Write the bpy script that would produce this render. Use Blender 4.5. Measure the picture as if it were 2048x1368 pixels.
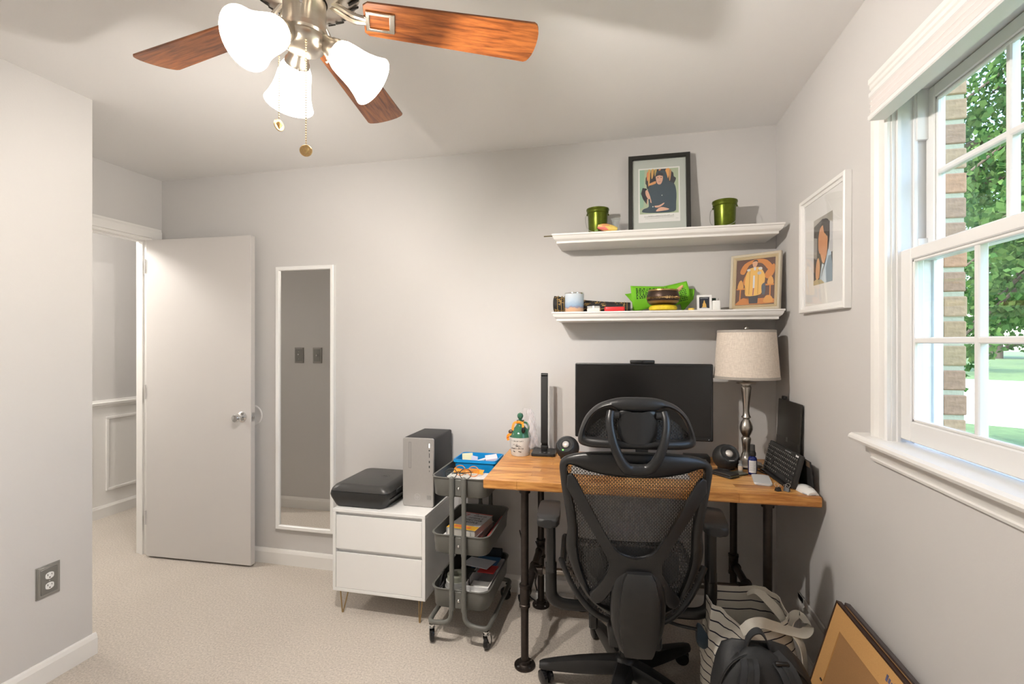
import bpy, bmesh, math, random
from mathutils import Vector, Matrix, Euler
random.seed(7)
PI = math.pi
for _o in list(bpy.data.objects): bpy.data.objects.remove(_o, do_unlink=True)
SC = bpy.context.scene
COL = SC.collection

# ------------------------------------------------------------------ camera
cam_d = bpy.data.cameras.new('camera'); cam = bpy.data.objects.new('camera', cam_d); COL.objects.link(cam)
cam_d.sensor_width = 36.0; cam_d.lens = 36.0*960.0/2048.0; cam_d.clip_start = 0.02; cam_d.clip_end = 300
cam.location = (0, 0, 1.375); cam.rotation_euler = (PI/2, 0, math.atan(218.5/960.0))
SC.camera = cam

# ------------------------------------------------------------------ sky, sun, exposure
W = bpy.data.worlds.new('sky'); SC.world = W; W.use_nodes = True
_n = W.node_tree.nodes; _bg = _n['Background']
_sky = _n.new('ShaderNodeTexSky'); _sky.sky_type = 'NISHITA'; _sky.sun_disc = False
_sky.sun_elevation = math.radians(58); _sky.sun_rotation = math.radians(215); _sky.dust_density = 2.0
W.node_tree.links.new(_sky.outputs[0], _bg.inputs[0]); _bg.inputs[1].default_value = 0.80
sun_d = bpy.data.lights.new('sun', 'SUN'); sun = bpy.data.objects.new('sun', sun_d); COL.objects.link(sun)
sun_d.energy = 3.6; sun_d.angle = 0.01; sun_d.color = (1.0, 0.95, 0.86)
sun.rotation_euler = Vector((0.42, 0.30, -0.86)).to_track_quat('-Z', 'Y').to_euler()
FAN_BULB_W = 34.0          # each of the three fan bulbs
FAN_SHADE_EMIT = 7.0      # glow of the frosted shades
HALL_FILL_W = 30.0  # unseen lamp added to lift the hallway brightness
vs = SC.view_settings
vs.view_transform = 'Standard'; vs.look = 'None'; vs.exposure = 0.98; vs.gamma = 1.0; vs.use_curve_mapping = False

# ------------------------------------------------------------------ materials
MATS = {}
def mat(name, col, rough=0.5, metal=0.0, **k):
    if name in MATS: return MATS[name]
    m = bpy.data.materials.new(name); m.use_nodes = True
    b = m.node_tree.nodes['Principled BSDF']
    b.inputs['Base Color'].default_value = (*col, 1); b.inputs['Roughness'].default_value = rough
    b.inputs['Metallic'].default_value = metal
    for kk, v in k.items():
        if kk in ('noise', 'bump', 'scale', 'stretch'): continue
        b.inputs[kk].default_value = v
    nt = m.node_tree
    if 'noise' in k or 'bump' in k:
        tc = nt.nodes.new('ShaderNodeTexCoord'); mp = nt.nodes.new('ShaderNodeMapping')
        mp.inputs['Scale'].default_value = k.get('stretch', (1, 1, 1))
        nz = nt.nodes.new('ShaderNodeTexNoise'); nz.inputs['Scale'].default_value = k.get('scale', 60); nz.inputs['Detail'].default_value = 4
        nt.links.new(tc.outputs['Object'], mp.inputs[0]); nt.links.new(mp.outputs[0], nz.inputs['Vector'])
        if 'noise' in k:
            a = k['noise']; mx = nt.nodes.new('ShaderNodeMix'); mx.data_type = 'RGBA'
            mx.inputs[6].default_value = (*[max(0, c*(1-a)) for c in col], 1); mx.inputs[7].default_value = (*[min(1, c*(1+a)) for c in col], 1)
            nt.links.new(nz.outputs['Fac'], mx.inputs[0]); nt.links.new(mx.outputs[2], b.inputs['Base Color'])
        if 'bump' in k:
            bp = nt.nodes.new('ShaderNodeBump'); bp.inputs['Strength'].default_value = k['bump']; bp.inputs['Distance'].default_value = 0.004
            nt.links.new(nz.outputs['Fac'], bp.inputs['Height']); nt.links.new(bp.outputs[0], b.inputs['Normal'])
    MATS[name] = m; return m

def emat(name, col, strength):
    if name in MATS: return MATS[name]
    m = bpy.data.materials.new(name); m.use_nodes = True; b = m.node_tree.nodes['Principled BSDF']
    b.inputs['Base Color'].default_value = (*col, 1); b.inputs['Emission Color'].default_value = (*col, 1); b.inputs['Emission Strength'].default_value = strength
    MATS[name] = m; return m

def s2l(r, g, b):
    f = lambda c: (c/255/12.92 if c/255 <= .04045 else ((c/255+.055)/1.055)**2.4)
    return (f(r), f(g), f(b))

def grain_mat(name, c_dark, c_light, scale, stretch, rough=0.4, staves=None, bump=0.05, coat=0.0):
    """wood: stretched noise grain, optional butcher-block staves (length, width)"""
    m = bpy.data.materials.new(name); m.use_nodes = True; nt = m.node_tree; b = nt.nodes['Principled BSDF']
    b.inputs['Roughness'].default_value = rough; b.inputs['Coat Weight'].default_value = coat; b.inputs['Coat Roughness'].default_value = .25
    tc = nt.nodes.new('ShaderNodeTexCoord'); mp = nt.nodes.new('ShaderNodeMapping'); mp.inputs['Scale'].default_value = stretch
    nz = nt.nodes.new('ShaderNodeTexNoise'); nz.inputs['Scale'].default_value = scale; nz.inputs['Detail'].default_value = 8; nz.inputs['Roughness'].default_value = .62
    nz.inputs['Distortion'].default_value = .25
    rp = nt.nodes.new('ShaderNodeValToRGB'); rp.color_ramp.elements[0].position = .36; rp.color_ramp.elements[1].position = .64
    rp.color_ramp.elements[0].color = (*c_dark, 1); rp.color_ramp.elements[1].color = (*c_light, 1)
    L = nt.links.new
    L(tc.outputs['Object'], mp.inputs[0]); L(mp.outputs[0], nz.inputs['Vector']); L(nz.outputs['Fac'], rp.inputs[0])
    out = rp.outputs[0]
    if staves:
        ln, wd = staves
        br = nt.nodes.new('ShaderNodeTexBrick'); br.inputs['Scale'].default_value = 1.0
        br.inputs['Brick Width'].default_value = ln; br.inputs['Row Height'].default_value = wd; br.inputs['Mortar Size'].default_value = .0008
        br.offset = .37; br.inputs['Color1'].default_value = (.55, .5, .45, 1); br.inputs['Color2'].default_value = (1.25, 1.22, 1.2, 1); br.inputs['Mortar'].default_value = (.5, .42, .35, 1)
        mp2 = nt.nodes.new('ShaderNodeMapping'); L(tc.outputs['Object'], mp2.inputs[0]); L(mp2.outputs[0], br.inputs['Vector'])
        # fold height into the row so that the edge shows the same staves
        mx = nt.nodes.new('ShaderNodeMix'); mx.data_type = 'RGBA'; mx.blend_type = 'MULTIPLY'; mx.inputs[0].default_value = 1
        L(out, mx.inputs[6]); L(br.outputs['Color'], mx.inputs[7]); out = mx.outputs[2]
    L(out, b.inputs['Base Color'])
    bp = nt.nodes.new('ShaderNodeBump'); bp.inputs['Strength'].default_value = bump; bp.inputs['Distance'].default_value = .002
    L(nz.outputs['Fac'], bp.inputs['Height']); L(bp.outputs[0], b.inputs['Normal'])
    MATS[name] = m; return m

M_wall = mat('wall_paint', (.60, .585, .572), .75, bump=.06, scale=220)
M_ceil = mat('ceiling_paint', (.83, .82, .81), .85, bump=.08, scale=160)
M_trim = mat('trim_white', (.80, .785, .76), .38)
M_door = mat('door_paint', (.60, .575, .555), .45, bump=.02, scale=90)
M_white = mat('white_lacquer', (.82, .815, .80), .35)
M_vinyl = mat('white_vinyl', (.76, .755, .745), .3)
M_black = mat('black_plastic', (.012, .012, .0125), .40)
M_blackm = mat('black_matte', (.014, .0135, .0135), .65)
M_chair = mat('chair_plastic', (.013, .013, .0135), .36, noise=.15, scale=300, bump=.04)
M_gloss = mat('black_gloss', (.008, .008, .009), .12)
M_nickel = mat('brushed_nickel', (.62, .57, .50), .30, 1.0, noise=.12, scale=30, stretch=(1, 1, 12))
M_chrome = mat('chrome', (.75, .75, .75), .12, 1.0)
M_steel = mat('zinc_steel', (.60, .60, .60), .3, 1.0)
M_pipe = mat('iron_pipe', (.055, .045, .04), .42, .85, noise=.3, scale=40)
M_glass_w = mat('window_glass', (1, 1, 1), .0, 0, **{'Transmission Weight': 1.0, 'IOR': 1.0})

# ------------------------------------------------------------------ mesh builder
class B:
    def __init__(s): s.v = []; s.f = []; s.m = []; s.mi = 0; s.T = None
    def add(s, vs_, fs):
        n = len(s.v)
        if s.T is not None: vs_ = [s.T @ Vector(p) for p in vs_]
        s.v += [tuple(p) for p in vs_]; s.f += [tuple(i+n for i in f) for f in fs]; s.m += [s.mi]*len(fs); return s
    def frombm(s, bm):
        bm.verts.ensure_lookup_table(); bm.verts.index_update()
        s.add([v.co.copy() for v in bm.verts], [[v.index for v in f.verts] for f in bm.faces]); bm.free(); return s
    def box(s, x0, x1, y0, y1, z0, z1, bev=0, seg=2):
        if bev <= 0:
            P = [(x0,y0,z0),(x1,y0,z0),(x1,y1,z0),(x0,y1,z0),(x0,y0,z1),(x1,y0,z1),(x1,y1,z1),(x0,y1,z1)]
            return s.add(P, [(0,3,2,1),(4,5,6,7),(0,1,5,4),(1,2,6,5),(2,3,7,6),(3,0,4,7)])
        bm = bmesh.new(); bmesh.ops.create_cube(bm, size=1.0)
        for v in bm.verts: v.co = Vector(((x0+x1)/2+v.co.x*(x1-x0), (y0+y1)/2+v.co.y*(y1-y0), (z0+z1)/2+v.co.z*(z1-z0)))
        bmesh.ops.bevel(bm, geom=bm.edges[:], offset=bev, segments=seg, affect='EDGES', profile=.5)
        return s.frombm(bm)
    def prism(s, poly, fn, lo, hi, bev=0, seg=2, cap=True):
        """poly: 2-D outline; fn(u, v, w) -> point; extruded w from lo to hi"""
        bm = bmesh.new(); n = len(poly)
        a = [bm.verts.new((u, v, lo)) for u, v in poly]; b = [bm.verts.new((u, v, hi)) for u, v in poly]
        for i in range(n): bm.faces.new((a[i], a[(i+1) % n], b[(i+1) % n], b[i]))
        caps = []
        if cap: caps = [bm.faces.new(a[::-1]), bm.faces.new(b)]
        if bev > 0 and cap:
            es = [e for f in caps for e in f.edges]
            bmesh.ops.bevel(bm, geom=list(set(es)), offset=bev, segments=seg, affect='EDGES', profile=.5)
        bmesh.ops.triangulate(bm, faces=[f for f in bm.faces if len(f.verts) > 4])
        for v in bm.verts: v.co = Vector(fn(v.co.x, v.co.y, v.co.z))
        bmesh.ops.recalc_face_normals(bm, faces=bm.faces[:])
        return s.frombm(bm)
    def cyl(s, p0, p1, r0, r1=None, n=16, caps=True):
        r1 = r0 if r1 is None else r1
        return s.tube([p0, p1], [r0, r1], n, caps)
    def tube(s, pts, r, n=10, caps=True, closed=False, flat=None, up=None):
        P = [Vector(p) for p in pts]; m = len(P); R = r if isinstance(r, (list, tuple)) else [r]*m
        rings = []; prev = None
        for i in range(m):
            if closed: t = P[(i+1) % m]-P[i-1]
            else: t = P[min(i+1, m-1)]-P[max(i-1, 0)]
            if t.length < 1e-9: t = Vector((0, 0, 1))
            t.normalize()
            if prev is None:
                ref = Vector(up) if up else (Vector((0, 0, 1)) if abs(t.z) < .9 else Vector((1, 0, 0)))
                a = (ref-t*ref.dot(t)).normalized()
            else:
                a = prev-t*prev.dot(t)
                a = a.normalized() if a.length > 1e-6 else t.orthogonal().normalized()
            b = t.cross(a); prev = a
            sa, sb = (1, 1) if flat is None else flat
            rings.append([P[i]+(a*math.cos(2*PI*k/n)*sa+b*math.sin(2*PI*k/n)*sb)*R[i] for k in range(n)])
        V = [p for g in rings for p in g]; Fc = []
        for i in range(m if closed else m-1):
            j = (i+1) % m
            for k in range(n): Fc.append((i*n+k, i*n+(k+1) % n, j*n+(k+1) % n, j*n+k))
        if caps and not closed: Fc += [tuple(range(n))[::-1], tuple((m-1)*n+k for k in range(n))]
        return s.add(V, Fc)
    def lathe(s, prof, n=24, c=(0, 0, 0), M=None, caps=False):
        V = []; Fc = []; m = len(prof)
        for r, z in prof:
            for k in range(n):
                p = Vector((r*math.cos(2*PI*k/n), r*math.sin(2*PI*k/n), z))
                V.append((M @ p if M else p)+Vector(c))
        for i in range(m-1):
            for k in range(n): Fc.append((i*n+k, i*n+(k+1) % n, (i+1)*n+(k+1) % n, (i+1)*n+k))
        if caps: Fc += [tuple(range(n))[::-1], tuple((m-1)*n+k for k in range(n))]
        return s.add(V, Fc)
    def rings(s, RR, caps=(True, True), closed=True):
        n = len(RR[0]); V = [p for g in RR for p in g]; Fc = []
        for i in range(len(RR)-1):
            for k in range(n if closed else n-1): Fc.append((i*n+k, i*n+(k+1) % n, (i+1)*n+(k+1) % n, (i+1)*n+k))
        if caps[0]: Fc.append(tuple(range(n))[::-1])
        if caps[1]: Fc.append(tuple((len(RR)-1)*n+k for k in range(n)))
        return s.add(V, Fc)
    def sphere(s, c, r, n=20, m=12, sc=(1, 1, 1)):
        prof = [(max(1e-5, r*math.sin(PI*i/m)), -r*math.cos(PI*i/m)) for i in range(m+1)]
        M = Matrix.Diagonal((*sc,))
        return s.lathe(prof, n, c, M)
    def grid(s, fn, nu, nv):
        V = [fn(i/nu, j/nv) for j in range(nv+1) for i in range(nu+1)]
        return s.add(V, [(j*(nu+1)+i, j*(nu+1)+i+1, (j+1)*(nu+1)+i+1, (j+1)*(nu+1)+i) for j in range(nv) for i in range(nu)])
    def strip(s, pts, wdir, w, th=.002):
        """flat ribbon along pts; wdir: width direction (vector or list), thickness along the normal"""
        P = [Vector(p) for p in pts]; RR = []
        for i, p in enumerate(P):
            t = (P[min(i+1, len(P)-1)]-P[max(i-1, 0)]).normalized()
            wd = Vector(wdir[i] if isinstance(wdir, list) else wdir); wd = (wd-t*wd.dot(t)).normalized()
            nn = t.cross(wd)*th/2; ww = wd*(w[i] if isinstance(w, list) else w)/2
            RR.append([p-ww-nn, p+ww-nn, p+ww+nn, p-ww+nn])
        return s.rings(RR)
    def mesh(s, name, mats, smooth=True, ang=38):
        me = bpy.data.meshes.new(name); me.from_pydata(s.v, [], s.f)
        for mm in (mats if isinstance(mats, (list, tuple)) else [mats]): me.materials.append(mm)
        if isinstance(mats, (list, tuple)) and len(mats) > 1: me.polygons.foreach_set('material_index', s.m)
        me.validate(); me.update()
        bm = bmesh.new(); bm.from_mesh(me); bmesh.ops.recalc_face_normals(bm, faces=bm.faces[:]); bm.to_mesh(me); bm.free()
        if smooth:
            me.polygons.foreach_set('use_smooth', [True]*len(me.polygons)); me.set_sharp_from_angle(angle=math.radians(ang))
        return me

WM = {}   # frame of every thing that is built in world coordinates
def thing(name, label, cat, loc=(0, 0, 0), rz=0, group=None, local=False):
    o = bpy.data.objects.new(name, None); o.empty_display_size = .05; COL.objects.link(o)
    o.location = loc; o.rotation_euler = (0, 0, rz); o['label'] = label; o['category'] = cat
    if group: o['group'] = group
    if not local: WM[o.name] = (Matrix.Translation(loc) @ Matrix.Rotation(rz, 4, 'Z')).inverted()
    return o
def root_of(o):
    while o.parent: o = o.parent
    return o
def obj(name, b, mats, parent=None, smooth=True, ang=38, label=None, kind=None):
    me = b.mesh(name, mats, smooth, ang) if isinstance(b, B) else b
    if parent is not None:
        inv = WM.get(root_of(parent).name)
        if inv is not None and isinstance(b, B): me.transform(inv)
    o = bpy.data.objects.new(name, me); COL.objects.link(o)
    if parent is not None: o.parent = parent
    if label: o['label'] = label
    if kind: o['kind'] = kind
    return o
def put(name, me, parent, mtx):
    """a copy of a shared mesh under parent; mtx in the thing's own frame"""
    o = bpy.data.objects.new(name, me); COL.objects.link(o); o.parent = parent
    if parent is not None:
        inv = WM.get(root_of(parent).name)
        if inv is not None: mtx = inv @ mtx
    o.matrix_basis = mtx; return o
def tag(o, label, cat, group=None):
    o['label'] = label; o['category'] = cat
    if group: o['group'] = group
    return o
def struct(name, b, m, parent=None, smooth=False, **k):
    o = obj(name, b, m, parent, smooth, **k)
    if parent is None: o['kind'] = 'structure'
    return o
T3 = Matrix.Translation
def RX(a): return Matrix.Rotation(math.radians(a), 4, 'X')
def RY(a): return Matrix.Rotation(math.radians(a), 4, 'Y')
def RZ(a): return Matrix.Rotation(math.radians(a), 4, 'Z')
def spline(pts, n=8, closed=False):
    P = [Vector(p) for p in pts]; out = []; m = len(P)
    for i in range(m if closed else m-1):
        p0 = P[(i-1) % m] if closed or i > 0 else P[i]*2-P[i+1]
        p1 = P[i]; p2 = P[(i+1) % m]
        p3 = P[(i+2) % m] if closed or i+2 < m else p2*2-p1
        for k in range(n):
            t = k/n
            out.append(.5*((2*p1)+(p2-p0)*t+(2*p0-5*p1+4*p2-p3)*t*t+(3*p1-p0-3*p2+p3)*t**3))
    if not closed: out.append(P[-1])
    return out
def spl2(pts, n=5, closed=True):
    return [(p.x, p.y) for p in spline([(u, v, 0) for u, v in pts], n, closed)]
def rrect(hx, hy, r, n=5, cx=0, cy=0):
    out = []
    for (sx, sy, a0) in ((1, 1, 0), (-1, 1, 90), (-1, -1, 180), (1, -1, 270)):
        for k in range(n+1):
            a = math.radians(a0+90*k/n); out.append((cx+sx*(hx-r)+r*math.cos(a), cy+sy*(hy-r)+r*math.sin(a)))
    return out
_txt = [0]
def text_b(body, size, M, b=None, th=.0004, align='CENTER', sx=1.0):
    """lettering as thin geometry in builder b; the text lies in the XY plane of M"""
    cu = bpy.data.curves.new('lettering', 'FONT'); cu.body = body; cu.size = size; cu.align_x = align; cu.align_y = 'CENTER'; cu.extrude = th; cu.resolution_u = 2
    o = bpy.data.objects.new('lettering', cu); COL.objects.link(o)
    dg = bpy.context.evaluated_depsgraph_get(); me = bpy.data.meshes.new_from_object(o.evaluated_get(dg))
    b = b or B(); S = M @ Matrix.Diagonal((sx, 1, 1, 1))
    b.add([S @ v.co for v in me.vertices], [tuple(p.vertices) for p in me.polygons])
    bpy.data.objects.remove(o); bpy.data.curves.remove(cu); bpy.data.meshes.remove(me)
    return b
# ================================================================== THE ROOM
XR, YB, XD, XN, ZC = .741, 2.586, -2.968, -2.27, 2.44      # right wall, back wall, door wall, near-left wall, ceiling
YF = -.85                                                   # wall behind the camera
# window opening in the right wall
WY0, WY1, WZ0, WZ1 = .735, 1.55, 1.095, 2.075

def carpet():
    m = bpy.data.materials.new('carpet'); m.use_nodes = True; nt = m.node_tree; b = nt.nodes['Principled BSDF']; L = nt.links.new
    b.inputs['Roughness'].default_value = .95; b.inputs['Sheen Weight'].default_value = .25
    tc = nt.nodes.new('ShaderNodeTexCoord')
    n1 = nt.nodes.new('ShaderNodeTexNoise'); n1.inputs['Scale'].default_value = 120; n1.inputs['Detail'].default_value = 6; n1.inputs['Roughness'].default_value = .75
    n2 = nt.nodes.new('ShaderNodeTexNoise'); n2.inputs['Scale'].default_value = 2.2; n2.inputs['Detail'].default_value = 3
    for n in (n1, n2): L(tc.outputs['Object'], n.inputs['Vector'])
    r = nt.nodes.new('ShaderNodeValToRGB'); r.color_ramp.elements[0].position = .3; r.color_ramp.elements[1].position = .7
    r.color_ramp.elements[0].color = (.36, .315, .27, 1); r.color_ramp.elements[1].color = (.76, .69, .605, 1)
    L(n1.outputs['Fac'], r.inputs[0])
    mx = nt.nodes.new('ShaderNodeMix'); mx.data_type = 'RGBA'; mx.blend_type = 'MULTIPLY'; mx.inputs[0].default_value = 1
    r2 = nt.nodes.new('ShaderNodeValToRGB'); r2.color_ramp.elements[0].color = (.86, .85, .84, 1); r2.color_ramp.elements[1].color = (1.06, 1.06, 1.06, 1)
    L(n2.outputs['Fac'], r2.inputs[0]); L(r.outputs[0], mx.inputs[6]); L(r2.outputs[0], mx.inputs[7]); L(mx.outputs[2], b.inputs['Base Color'])
    bp = nt.nodes.new('ShaderNodeBump'); bp.inputs['Strength'].default_value = .55; bp.inputs['Distance'].default_value = .006
    L(n1.outputs['Fac'], bp.inputs['Height']); L(bp.outputs[0], b.inputs['Normal'])
    return m
M_carpet = carpet()
struct('floor', B().box(-4.12, XR+.14, YF-.1, 4.1, -.1, 0), M_carpet)
struct('ceiling', B().box(-4.12, XR+.14, YF-.1, 4.1, ZC, ZC+.1), M_ceil)
struct('wall_back', B().box(XD-.11, XR+.14, YB, YB+.11, 0, ZC), M_wall)
b = B(); x1 = XR+.12
b.box(XR, x1, YF, WY0, 0, ZC); b.box(XR, x1, WY1, YB, 0, ZC); b.box(XR, x1, WY0, WY1, 0, WZ0); b.box(XR, x1, WY0, WY1, WZ1, ZC)
struct('wall_right', b, M_wall)
struct('wall_left', B().box(XN-.1, XN, YF, 1.65, 0, ZC), M_wall)
struct('wall_closet', B().box(XD-.11, XN-.1, 1.55, 1.65, 0, ZC), M_wall)
b = B(); b.box(XD-.11, XD, 1.65, 1.70, 0, ZC); b.box(XD-.11, XD, 2.515, YB, 0, ZC); b.box(XD-.11, XD, 1.70, 2.515, 2.045, ZC)
struct('wall_door', b, M_wall)
struct('wall_front', B().box(XN-.1, XR+.14, YF-.1, YF, 0, ZC), M_wall)
# hallway beyond the door
XH = -3.965
b = B(); b.box(XH-.1, XH, .4, 4.0, .9, ZC)
struct('wall_hall', b, M_wall)
b = B(); b.box(XH-.1, XH+.004, .4, 4.0, 0, .86)
wn = struct('wall_hall_wainscot', b, M_trim)
def molding_x(b, x, y0, y1, z0, prof):      # profile (dx, dz) swept along y on a wall facing +x
    b.rings([[Vector((x+dx, y, z0+dz)) for dx, dz in prof] for y in (y0, y1)])
b = B(); molding_x(b, XH, .4, 4.0, .86, [(0, 0), (.012, 0), (.016, .015), (.03, .022), (.034, .04), (.02, .045), (.016, .06), (0, .06)])
struct('trim_1', b, M_trim)
b = B(); molding_x(b, XH+.004, .4, 4.0, 0, [(0, 0), (.014, 0), (.014, .075), (.007, .095), (0, .095)])
struct('baseboard_hall', b, M_trim)
for (py0, py1) in ((2.975, 3.75), (2.1, 2.86), (1.2, 1.98)):
    b = B()
    for (ya, yb, za, zb) in ((py0, py1, .20, .222), (py0, py1, .765, .787), (py0, py0+.022, .222, .765), (py1-.022, py1, .222, .765)):
        b.box(XH+.004, XH+.016, ya, yb, za, zb, .004)
    struct('wainscot_panel_molding', b, M_trim, wn)
struct('wall_hall_far', B().box(XH-.1, XD-.11, 4.0, 4.1, 0, ZC), M_wall)
struct('wall_hall_near', B().box(XH-.1, XD-.11, .3, .4, 0, ZC), M_wall)
b = B(); b.box(XD-.11, XD-.10, .4, 1.55, 0, ZC); b.box(XD-.11, XD-.10, YB+.11, 4.0, 0, ZC)
struct('wall_hall_side', b, M_wall)
# light added to brighten the hallway, out of sight past the door head
hl = thing('hall_fill_light', 'round flush light added out of view to brighten the hallway beyond the door', 'ceiling light', (-3.5, 1.75, ZC))
obj('base', B().lathe([(.001, 0), (.15, 0), (.15, -.02), (.001, -.02)], 24, (-3.5, 1.75, ZC-.0005)), M_trim, hl)
obj('diffuser', B().lathe([(.14, -.02), (.135, -.05), (.10, -.075), (.05, -.088), (.001, -.09)], 24, (-3.5, 1.75, ZC)), emat('hall_fill_glass', (1, .93, .82), 1.2), hl)
ld = bpy.data.lights.new('hall_fill_lamp', 'POINT'); ld.energy = HALL_FILL_W; ld.shadow_soft_size = .1; ld.color = (1, .95, .88)
lo = bpy.data.objects.new('hall_fill_lamp', ld); COL.objects.link(lo); lo.parent = hl; lo.location = (0, 0, -.16)

# baseboards
PB = [(0, 0), (.013, 0), (.013, .07), (.008, .085), (.004, .092), (0, .092)]
def base_x(name, x, sgn, y0, y1):
    struct(name, B().rings([[Vector((x+sgn*dx, y, dz)) for dx, dz in PB] for y in (y0, y1)]), M_trim)
def base_y(name, y, sgn, x0, x1):
    struct(name, B().rings([[Vector((x, y+sgn*dx, dz)) for dx, dz in PB] for x in (x0, x1)]), M_trim)
base_y('baseboard_back', YB, -1, XD, XR)
base_x('baseboard_right', XR, -1, YF, YB-.013)
base_x('baseboard_left', XN, 1, YF, 1.663)
base_y('baseboard_closet', 1.65, 1, XD+.013, XN)
base_y('baseboard_front', YF, 1, XN, XR)

# door casing, jamb
b = B()
PC = [(0, 0), (.018, 0), (.018, .045), (.012, .058), (.012, .066), (0, .066)]     # (out of wall, across)
b.box(XD, XD+.016, 1.70-.05, 1.70, 0, 2.045); b.box(XD, XD+.016, 2.506, 2.572, 0, 2.045)
b.rings([[Vector((XD+dx, y, 2.045+dz)) for dx, dz in PC] for y in (1.652, 2.572)])
struct('trim_2', b, M_trim)
b = B(); b.box(XD-.11, XD, 1.70, 1.716, 0, 2.03); b.box(XD-.11, XD, 2.504, 2.5155, 0, 2.03); b.box(XD-.11, XD, 1.70, 2.5155, 2.03, 2.0455)
b.box(XD-.075, XD-.05, 2.494, 2.504, 0, 2.02); b.box(XD-.075, XD-.05, 1.716, 2.504, 2.02, 2.03)
struct('trim_3', b, M_trim)

# the open door, lying almost flat against the back wall
dr = bpy.data.objects.new('door_1', None); COL.objects.link(dr); dr.location = (-2.953, 2.466, .012); dr.rotation_euler = (0, 0, math.radians(2.3)); dr['kind'] = 'structure'
obj('door_leaf', B().box(0, .755, 0, .036, 0, 2.013, .0015, 1), M_door, dr)
kb = B(); kb.T = T3((.695, 0, .905)) @ RX(90)
kb.lathe([(.001, .0), (.032, 0), (.032, .005), (.026, .009), (.013, .012), (.011, .03), (.02, .036), (.026, .046), (.026, .056), (.02, .064), (.001, .066)], 24)
dk = obj('door_knob', kb, M_chrome, dr, label='round chrome door knob')
kb = B(); kb.T = T3((.695, .036, .905)) @ RX(-90)
kb.lathe([(.001, .0), (.032, 0), (.032, .005), (.013, .012), (.011, .02), (.024, .025), (.024, .032), (.001, .034)], 20)
obj('door_knob', kb, M_chrome, dr)
obj('latch_plate', B().box(.755, .7565, .006, .030, .878, .932).box(.7565, .766, .012, .024, .896, .914, .002), M_steel, dr)
for z in (.2, 1.0, 1.8):
    obj('hinge', B().cyl((-.004, -.004, z), (-.004, -.004, z+.09), .005, n=10), M_door, dr)

# round wall bumper behind the knob
bp_ = obj('door_bumper', B().lathe([(.001, .0), (.062, 0), (.064, .002), (.062, .005), (.055, .006), (.050, .003), (.001, .003)], 40, M=Matrix.Rotation(PI/2, 4, 'X')), mat('bumper', (.74, .72, .70), .4))
bp_.location = (-2.254, YB-.0003, .915); tag(bp_, 'round grey wall disc behind the chrome door knob', 'door stop')

# outlet and switches
M_plate = mat('pewter_plate', (.34, .33, .31), .38, .55)
def wall_plate(name, label, cat, loc, rz, kind, group=None):
    t = thing(name, label, cat, loc, rz, group, local=True)          # local: plate in XZ, facing -Y
    b = B()
    for i, (hx, hz, y0, y1) in enumerate(((.0425, .064, 0, .0035), (.0395, .061, .0035, .0072), (.036, .0575, .0072, .0085))):
        b.box(-hx, hx, -y1, -y0, -hz, hz, .0008, 1)
    obj('cover_plate', b, M_plate, t)
    obj('plate_field', B().box(-.0295, .0295, -.0098, -.008, -.0505, .0505, .0015, 1), mat('pewter_dark', (.24, .235, .22), .42, .5), t)
    if kind == 'outlet':
        for sz in (-1, 1):
            b = B(); out = [(max(-.0145, min(.0145, .0175*math.cos(a))), sz*.0205+.0135*math.sin(a)) for a in [2*PI*k/28 for k in range(28)]]
            b.prism(out, lambda u, v, w: (u, -w, v), .0098, .0125, .0006, 1)
            f = obj('receptacle', b, M_white, t)
            b = B(); b.box(-.0085, -.0062, -.0128, -.0124, sz*.0205+.0005, sz*.0205+.0085); b.box(.0058, .0078, -.0128, -.0124, sz*.0205+.0012, sz*.0205+.0075)
            b.prism([(.0025*math.cos(a), sz*.0205-.007+.0025*math.sin(a)) for a in [2*PI*k/10 for k in range(10)]], lambda u, v, w: (u, -w, v), .0124, .0128)
            obj('slots', b, M_black, f, smooth=False)
        obj('screw', B().cyl((0, -.0098, 0), (0, -.0115, 0), .0025, n=10), M_steel, t)
    elif kind == 'toggle':
        obj('toggle', B().box(-.005, .005, -.018, -.007, .002, .012, .0015).box(-.0055, .0055, -.0085, -.007, -.012, .012), M_white, t)
        for z in (-.03, .03): obj('screw', B().cyl((0, -.0098, z), (0, -.011, z), .0025, n=8), M_steel, t)
    else:
        obj('dimmer_knob', B().cyl((0, -.007, 0), (0, -.018, 0), .0075, .0065, n=16), mat('switch_grey', (.45, .44, .42), .4), t)
        for z in (-.03, .03): obj('screw', B().cyl((0, -.0075, z), (0, -.009, z), .0025, n=8), M_steel, t)
    return t
wall_plate('wall_outlet', 'pewter outlet plate with two white sockets low on the near wall', 'outlet', (XN+.0003, 1.481, .409), PI/2, 'outlet')
wall_plate('light_switch', 'pewter plate with a toggle switch, seen left in the mirror', 'light switch', (-2.60, 1.6503, 1.265), PI, 'toggle')
wall_plate('light_switch', 'pewter plate with a round dimmer knob, seen right in the mirror', 'light switch', (-2.43, 1.6503, 1.265), PI, 'dimmer')

# ------------------------------------------------------------------ window
win = bpy.data.objects.new('window_1', None); COL.objects.link(win); win.location = (XR, WY1, WZ0); win['kind'] = 'structure'
WM[win.name] = Matrix.Translation((XR, WY1, WZ0)).inverted()
YW = WY1
def prof_y(prof, y0, y1):  # prof (x, z)
    return B().rings([[Vector((x, y, z)) for x, z in prof] for y in (y0, y1)])
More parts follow.
